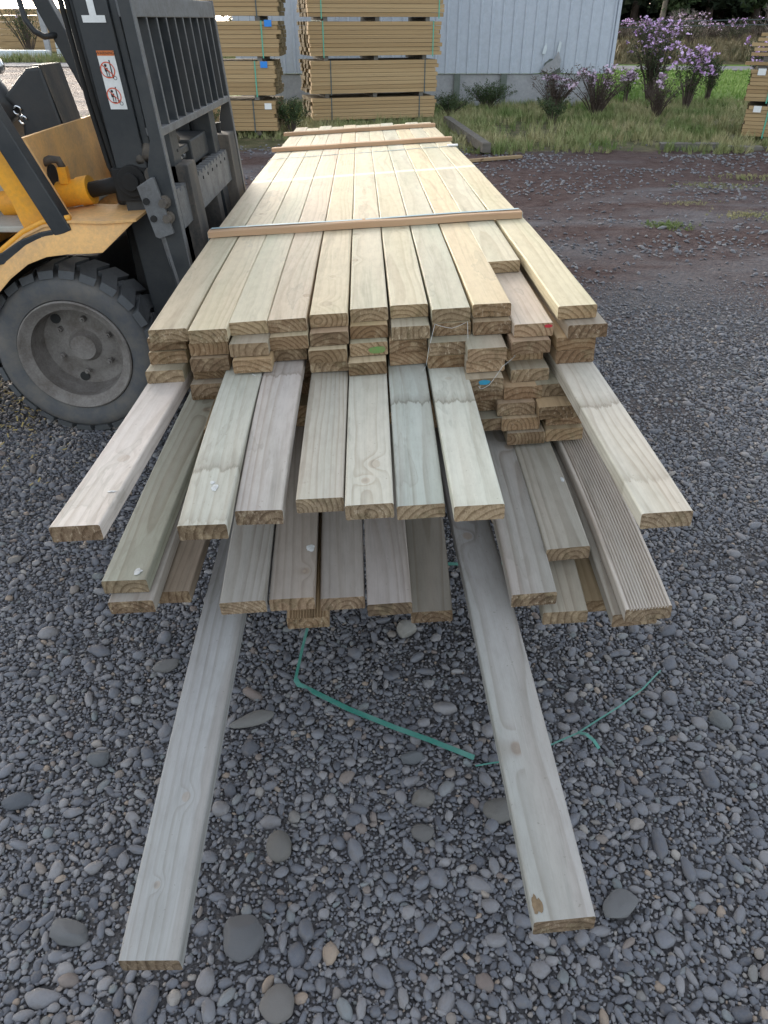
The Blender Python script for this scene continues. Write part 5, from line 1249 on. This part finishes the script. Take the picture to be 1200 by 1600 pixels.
shrub('weed', (1.05, 13.3, 0), .32, .40, 44, 0, 'green weed clump beside the timber stack', 1.2, leaf_mat=M_MIDTREE, seed=10, cat='weed')
shrub('weed', (2.5, 12.3, 0), .34, .26, 22, 0, 'pale green weed clump in the middle of the verge', 1.4, leaf_mat=M_MIDTREE, seed=11, cat='weed')
shrub('weed', (-1.25, 11.2, 0), .42, .30, 26, 0, 'green weed clump between the two timber stacks', 1.6, leaf_mat=M_MIDTREE, seed=12, cat='weed')
shrub('weed', (-2.35, 10.75, 0), .36, .24, 20, 0, 'pale green weed clump before the left timber stack', 1.6, leaf_mat=M_MIDTREE, seed=13, cat='weed')
shrub('weed', (5.85, 12.6, 0), .45, .10, 5, 0, 'single dark weed stalk in the verge', .5, seed=14, cat='weed')
shrub('weed', (6.3, 11.6, 0), .52, .12, 6, 0, 'reddish dry weed stalks near the right timber packs', .4, leaf_mat=M_STEM, seed=15, cat='weed')
shrub('shrub', (10.1, 21.0, 0), .55, .25, 16, 0, 'small dark shrub on the lawn beside the right timber packs', 1.5, seed=17)
GB = 'flowering shrubs on the bank'
for k, (x, y, h, n, lab) in enumerate(((9.6, 32, 1.0, 26, 'purple shrub on the bank nearest the shed'), (11.9, 34, 1.0, 22, 'purple shrub on the bank behind the tallest flowering shrub'), (14.0, 35, .9, 16, 'pinkish shrub on the bank left of the fence post'), (19.0, 33, 1.2, 34, 'wide purple shrub on the bank above the right timber packs'), (17.3, 33, 1.0, 26, 'pale purple shrub on the bank right of the fence post'), (21.5, 34, 1.1, 30, 'purple shrub on the bank at the right edge'))):
    hh = float(np.interp(y, [29.5, 30.5, 32, 34, 37], [-.05, .10, .30, .42, .52]))
    o = shrub('flowering_shrub', (x, y, hh), h, 1.1, 40, n, lab, .9, M_FLOWER if k % 2 == 0 else M_FLOWER2, seed=30 + k, group=GB)
    o.scale = (1.1, 1.1, 1)

def dead_bush(loc, h, label, seed):
    root = empty('dead_bush', loc); tag(root, label, 'dead bush'); r = random.Random(seed); b = MB()
    def grow(p, d, L_, rad_, n):
        q = p + d * L_; b.tube([p, (p + q) / 2 + Vector((r.gauss(0, .03), r.gauss(0, .03), 0)), q], [rad_, rad_ * .8, rad_ * .6], 4, cap=False)
        if n:
            for _ in range(r.choice((2, 3))): grow(q, (d + Vector((r.gauss(0, .5), r.gauss(0, .5), r.gauss(.1, .3)))).normalized(), L_ * .75, rad_ * .6, n - 1)
    for _ in range(6): grow(Vector((r.gauss(0, .1), r.gauss(0, .1), 0)), Vector((r.gauss(0, .5), r.gauss(0, .5), 1)).normalized(), h * .35, .022, 4)
    link('branches', b.mesh('branches'), M_DEAD, root)
dead_bush((16.2, 36, .5), 1.5, 'bare pale dead bush on the bank right of the fence post', 1)
dead_bush((12.7, 38, .6), 1.1, 'low bare grey bush on the bank left of the fence post', 2)
dead_bush((18.6, 38, .6), 1.0, 'bare grey bush on the bank behind the purple shrubs', 3)
# fence post and wires on the bank
r_ = empty('fence', (13.6, 31.0, .2)); tag(r_, 'leaning grey wooden post with thin wires on the bank beyond the road', 'fence')
b = MB(); b.tube([(0, 0, -.3), (.10, 0, .75), (.16, 0, 1.22)], [.15, .14, .15], 10); b.build('post', M_OLD, r_)
for zz in (.95, 1.1):
    b = MB(); b.tube([(-5.5, .6, zz - .1), (0, .1, zz), (9, .5, zz - .2)], .012, 4); b.build('wire', M_DKSTRAP, r_)

# ------------------------------------------------------------------ trees beyond the bank
def crown_mesh(seed, h, r0, n, leaf, z0=.12, conic=True):
    r = random.Random(seed); b = MB(); cl = []
    for _ in range(60):
        t = r.uniform(z0, 1.0); R_ = r0 * ((1.05 - t) if conic else math.sin(math.pi * min(1, max(.12, t)))) * r.uniform(.35, 1.0) + .2; a = r.uniform(0, 6.28); cl.append((math.cos(a) * R_, math.sin(a) * R_, t * h, r.uniform(.45, 1.0)))
    for _ in range(n):
        c = r.choice(cl); s_ = c[3]; p = Vector((c[0] + r.gauss(0, .55) * s_, c[1] + r.gauss(0, .55) * s_, c[2] + r.gauss(0, .30) * s_)); k = leaf * r.uniform(.5, 1.3)
        d = Vector((r.gauss(0, 1), r.gauss(0, 1), r.gauss(-.2, .6))).normalized() * k; e = d.cross(Vector((r.gauss(0, 1), r.gauss(0, 1), r.gauss(0, 1)))).normalized() * k * .45
        b.add([p - e, p + e, p + d], [(0, 1, 2)])
    return b.mesh('crown')
def trunk_mesh(h, r0, seed):
    r = random.Random(seed); b = MB(); b.tube([(0, 0, -.3), (r.gauss(0, .06), 0, h * .3), (r.gauss(0, .12), r.gauss(0, .1), h * .65), (0, 0, h)], [r0, r0 * .8, r0 * .5, r0 * .12], 8, cap=False)
    for k in range(9):
        z = h * r.uniform(.15, .85); a = r.uniform(0, 6.28); L_ = r.uniform(.8, 2.0) * (1.1 - z / h); b.tube([(0, 0, z), (math.cos(a) * L_ * .6, math.sin(a) * L_ * .6, z + L_ * .15), (math.cos(a) * L_, math.sin(a) * L_, z + L_ * .1)], [r0 * .25, r0 * .16, r0 * .05], 5, cap=False)
    return b.mesh('trunk', True)
CR = [crown_mesh(i, 11, 2.9, 5200, .34, .05 + .03 * i) for i in range(3)]
CRM = [crown_mesh(10 + i, 7, 2.3, 5200, .26, .16, False) for i in range(2)]
TR = [trunk_mesh(10.5, .20, 1), trunk_mesh(6.5, .16, 2), trunk_mesh(10.5, .24, 3)]
for m_ in CR: m_.materials.append(M_PINE)
for m_ in CRM: m_.materials.append(M_MIDTREE)
TR[0].materials.append(M_STEM); TR[1].materials.append(M_TRUNK); TR[2].materials.append(M_STEM)
def tree(x, y, cr, tr, s_, label, group=None, z0=.8):
    root = empty('pine_tree' if cr in CR else 'tree', (x, y, z0)); root.rotation_euler = (0, 0, random.uniform(0, 6.28)); root.scale = (s_, s_, s_)
    tag(root, label, 'tree', group)
    for nm, me in (('trunk', tr), ('crown', cr)):
        o = bpy.data.objects.new(nm, me); COL.objects.link(o); o.parent = root
tree(13.6, 43.5, CRM[0], TR[1], .95, 'green tree with a thin pale trunk behind the tallest flowering shrub'); tree(18.8, 42.5, CRM[1], TR[1], 1.0, 'green tree with a leaning pale trunk behind the fence post')
k = 0
for row, (yy, n, x0_, st) in enumerate(((50, 13, 11, 3.6), (56, 14, 9, 4.2))):
    for i in range(n):
        tree(x0_ + i * st + random.uniform(-.9, .9), yy + random.uniform(-1.5, 1.5), CR[(i + row) % 3], TR[0] if i % 2 else TR[2], random.uniform(.95, 1.25), 'dark pine tree in the far row beyond the bank', 'dark pines beyond the bank')
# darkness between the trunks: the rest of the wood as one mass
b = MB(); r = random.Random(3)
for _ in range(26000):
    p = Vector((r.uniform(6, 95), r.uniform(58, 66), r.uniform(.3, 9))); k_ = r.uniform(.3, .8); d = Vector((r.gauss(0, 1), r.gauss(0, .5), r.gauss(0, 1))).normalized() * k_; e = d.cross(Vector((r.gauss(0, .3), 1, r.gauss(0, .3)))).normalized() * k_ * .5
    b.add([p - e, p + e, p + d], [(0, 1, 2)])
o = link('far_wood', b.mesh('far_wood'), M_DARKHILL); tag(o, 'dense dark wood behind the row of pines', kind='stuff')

# ------------------------------------------------------------------ upper left: yard edge, stacks, shrubs at sunset
shrub('flowering_shrub', (-9.3, 33.5, 0), 2.3, 1.2, 40, 34, 'purple flowering shrub at the far left edge of the yard', 1.0, seed=50)
shrub('flowering_shrub', (-14.1, 34.5, 0), 2.0, 1.2, 40, 10, 'pale green shrub at the far left edge of the yard', 1.4, M_FLOWER2, M_MIDTREE, seed=51)
shrub('flowering_shrub', (-8.3, 31.5, 0), 2.9, 1.0, 34, 30, 'tall flowering shrub half hidden behind the mast', 1.0, M_FLOWER, M_MIDTREE, seed=52)
for k, (x, y, w_, h_, lab) in enumerate(((-15.2, 38, 3.4, 1.9, 'far timber stack at the left edge behind the shrubs'), (-10.5, 36, 2.2, 2.0, 'far timber stack half hidden behind the forklift mast'))):
    root = empty('timber_stack', (x, y, 0)); tag(root, lab, 'timber stack')
    for j in range(int(h_ / .24)):
        b = MB(); b.box(-w_ / 2, w_ / 2, 0, 1.2, j * .24 + .012, j * .24 + .24); b.build('layer', M_PACK, root)
root = empty('wrapped_bundle', (-12.3, 32.6, 0)); tag(root, 'pile of pale wrapped blocks at the far left edge of the yard', 'bundle')
for i in range(4):
    for j in range(4):
        b = MB(); b.box(i * .37, i * .37 + .34, 0, .5, j * .20, j * .20 + .18); b.build('block', M_WRAP, root, bevel=.02)
b = MB(); b.box(0, 2.4, 0, .5, 0, .34); o = b.build('wrapped_bundle', M_WRAP, bevel=.08); o.location = (-15.0, 32.4, 0); tag(o, 'low pale wrapped bundle left of the block pile', 'bundle')
for k, (x, h_) in enumerate(((-12.9, 1.6), (-11.9, 1.5))):
    b = MB(); b.box(-.1, .1, -.08, .08, 0, h_); o = b.build('post', M_POST if k else M_CONC, bevel=.02); o.location = (x, 33.4, 0); tag(o, 'grey upright post behind the block pile, %s of two' % ('left' if k == 0 else 'right'), 'post')
for k, x in enumerate((-17.5, -11.2, -8.7, -6.0)):
    tree(x, 52 + k, CRM[k % 2], TR[1], .45, ('small far tree at the left edge against the bright sky', 'small far tree above the far timber stack', 'small far tree just left of the mast', 'small far tree behind the mast')[k], None, 0)
pts = []
while len(pts) < 1500:
    pts.append((random.uniform(-20, -4), random.uniform(30.5, 34), 0, 1))
grass('edge_grass', M_GRASS, pts, (.15, .4), 'rough grass along the far left edge of the yard', 14, .5, .04, 80)
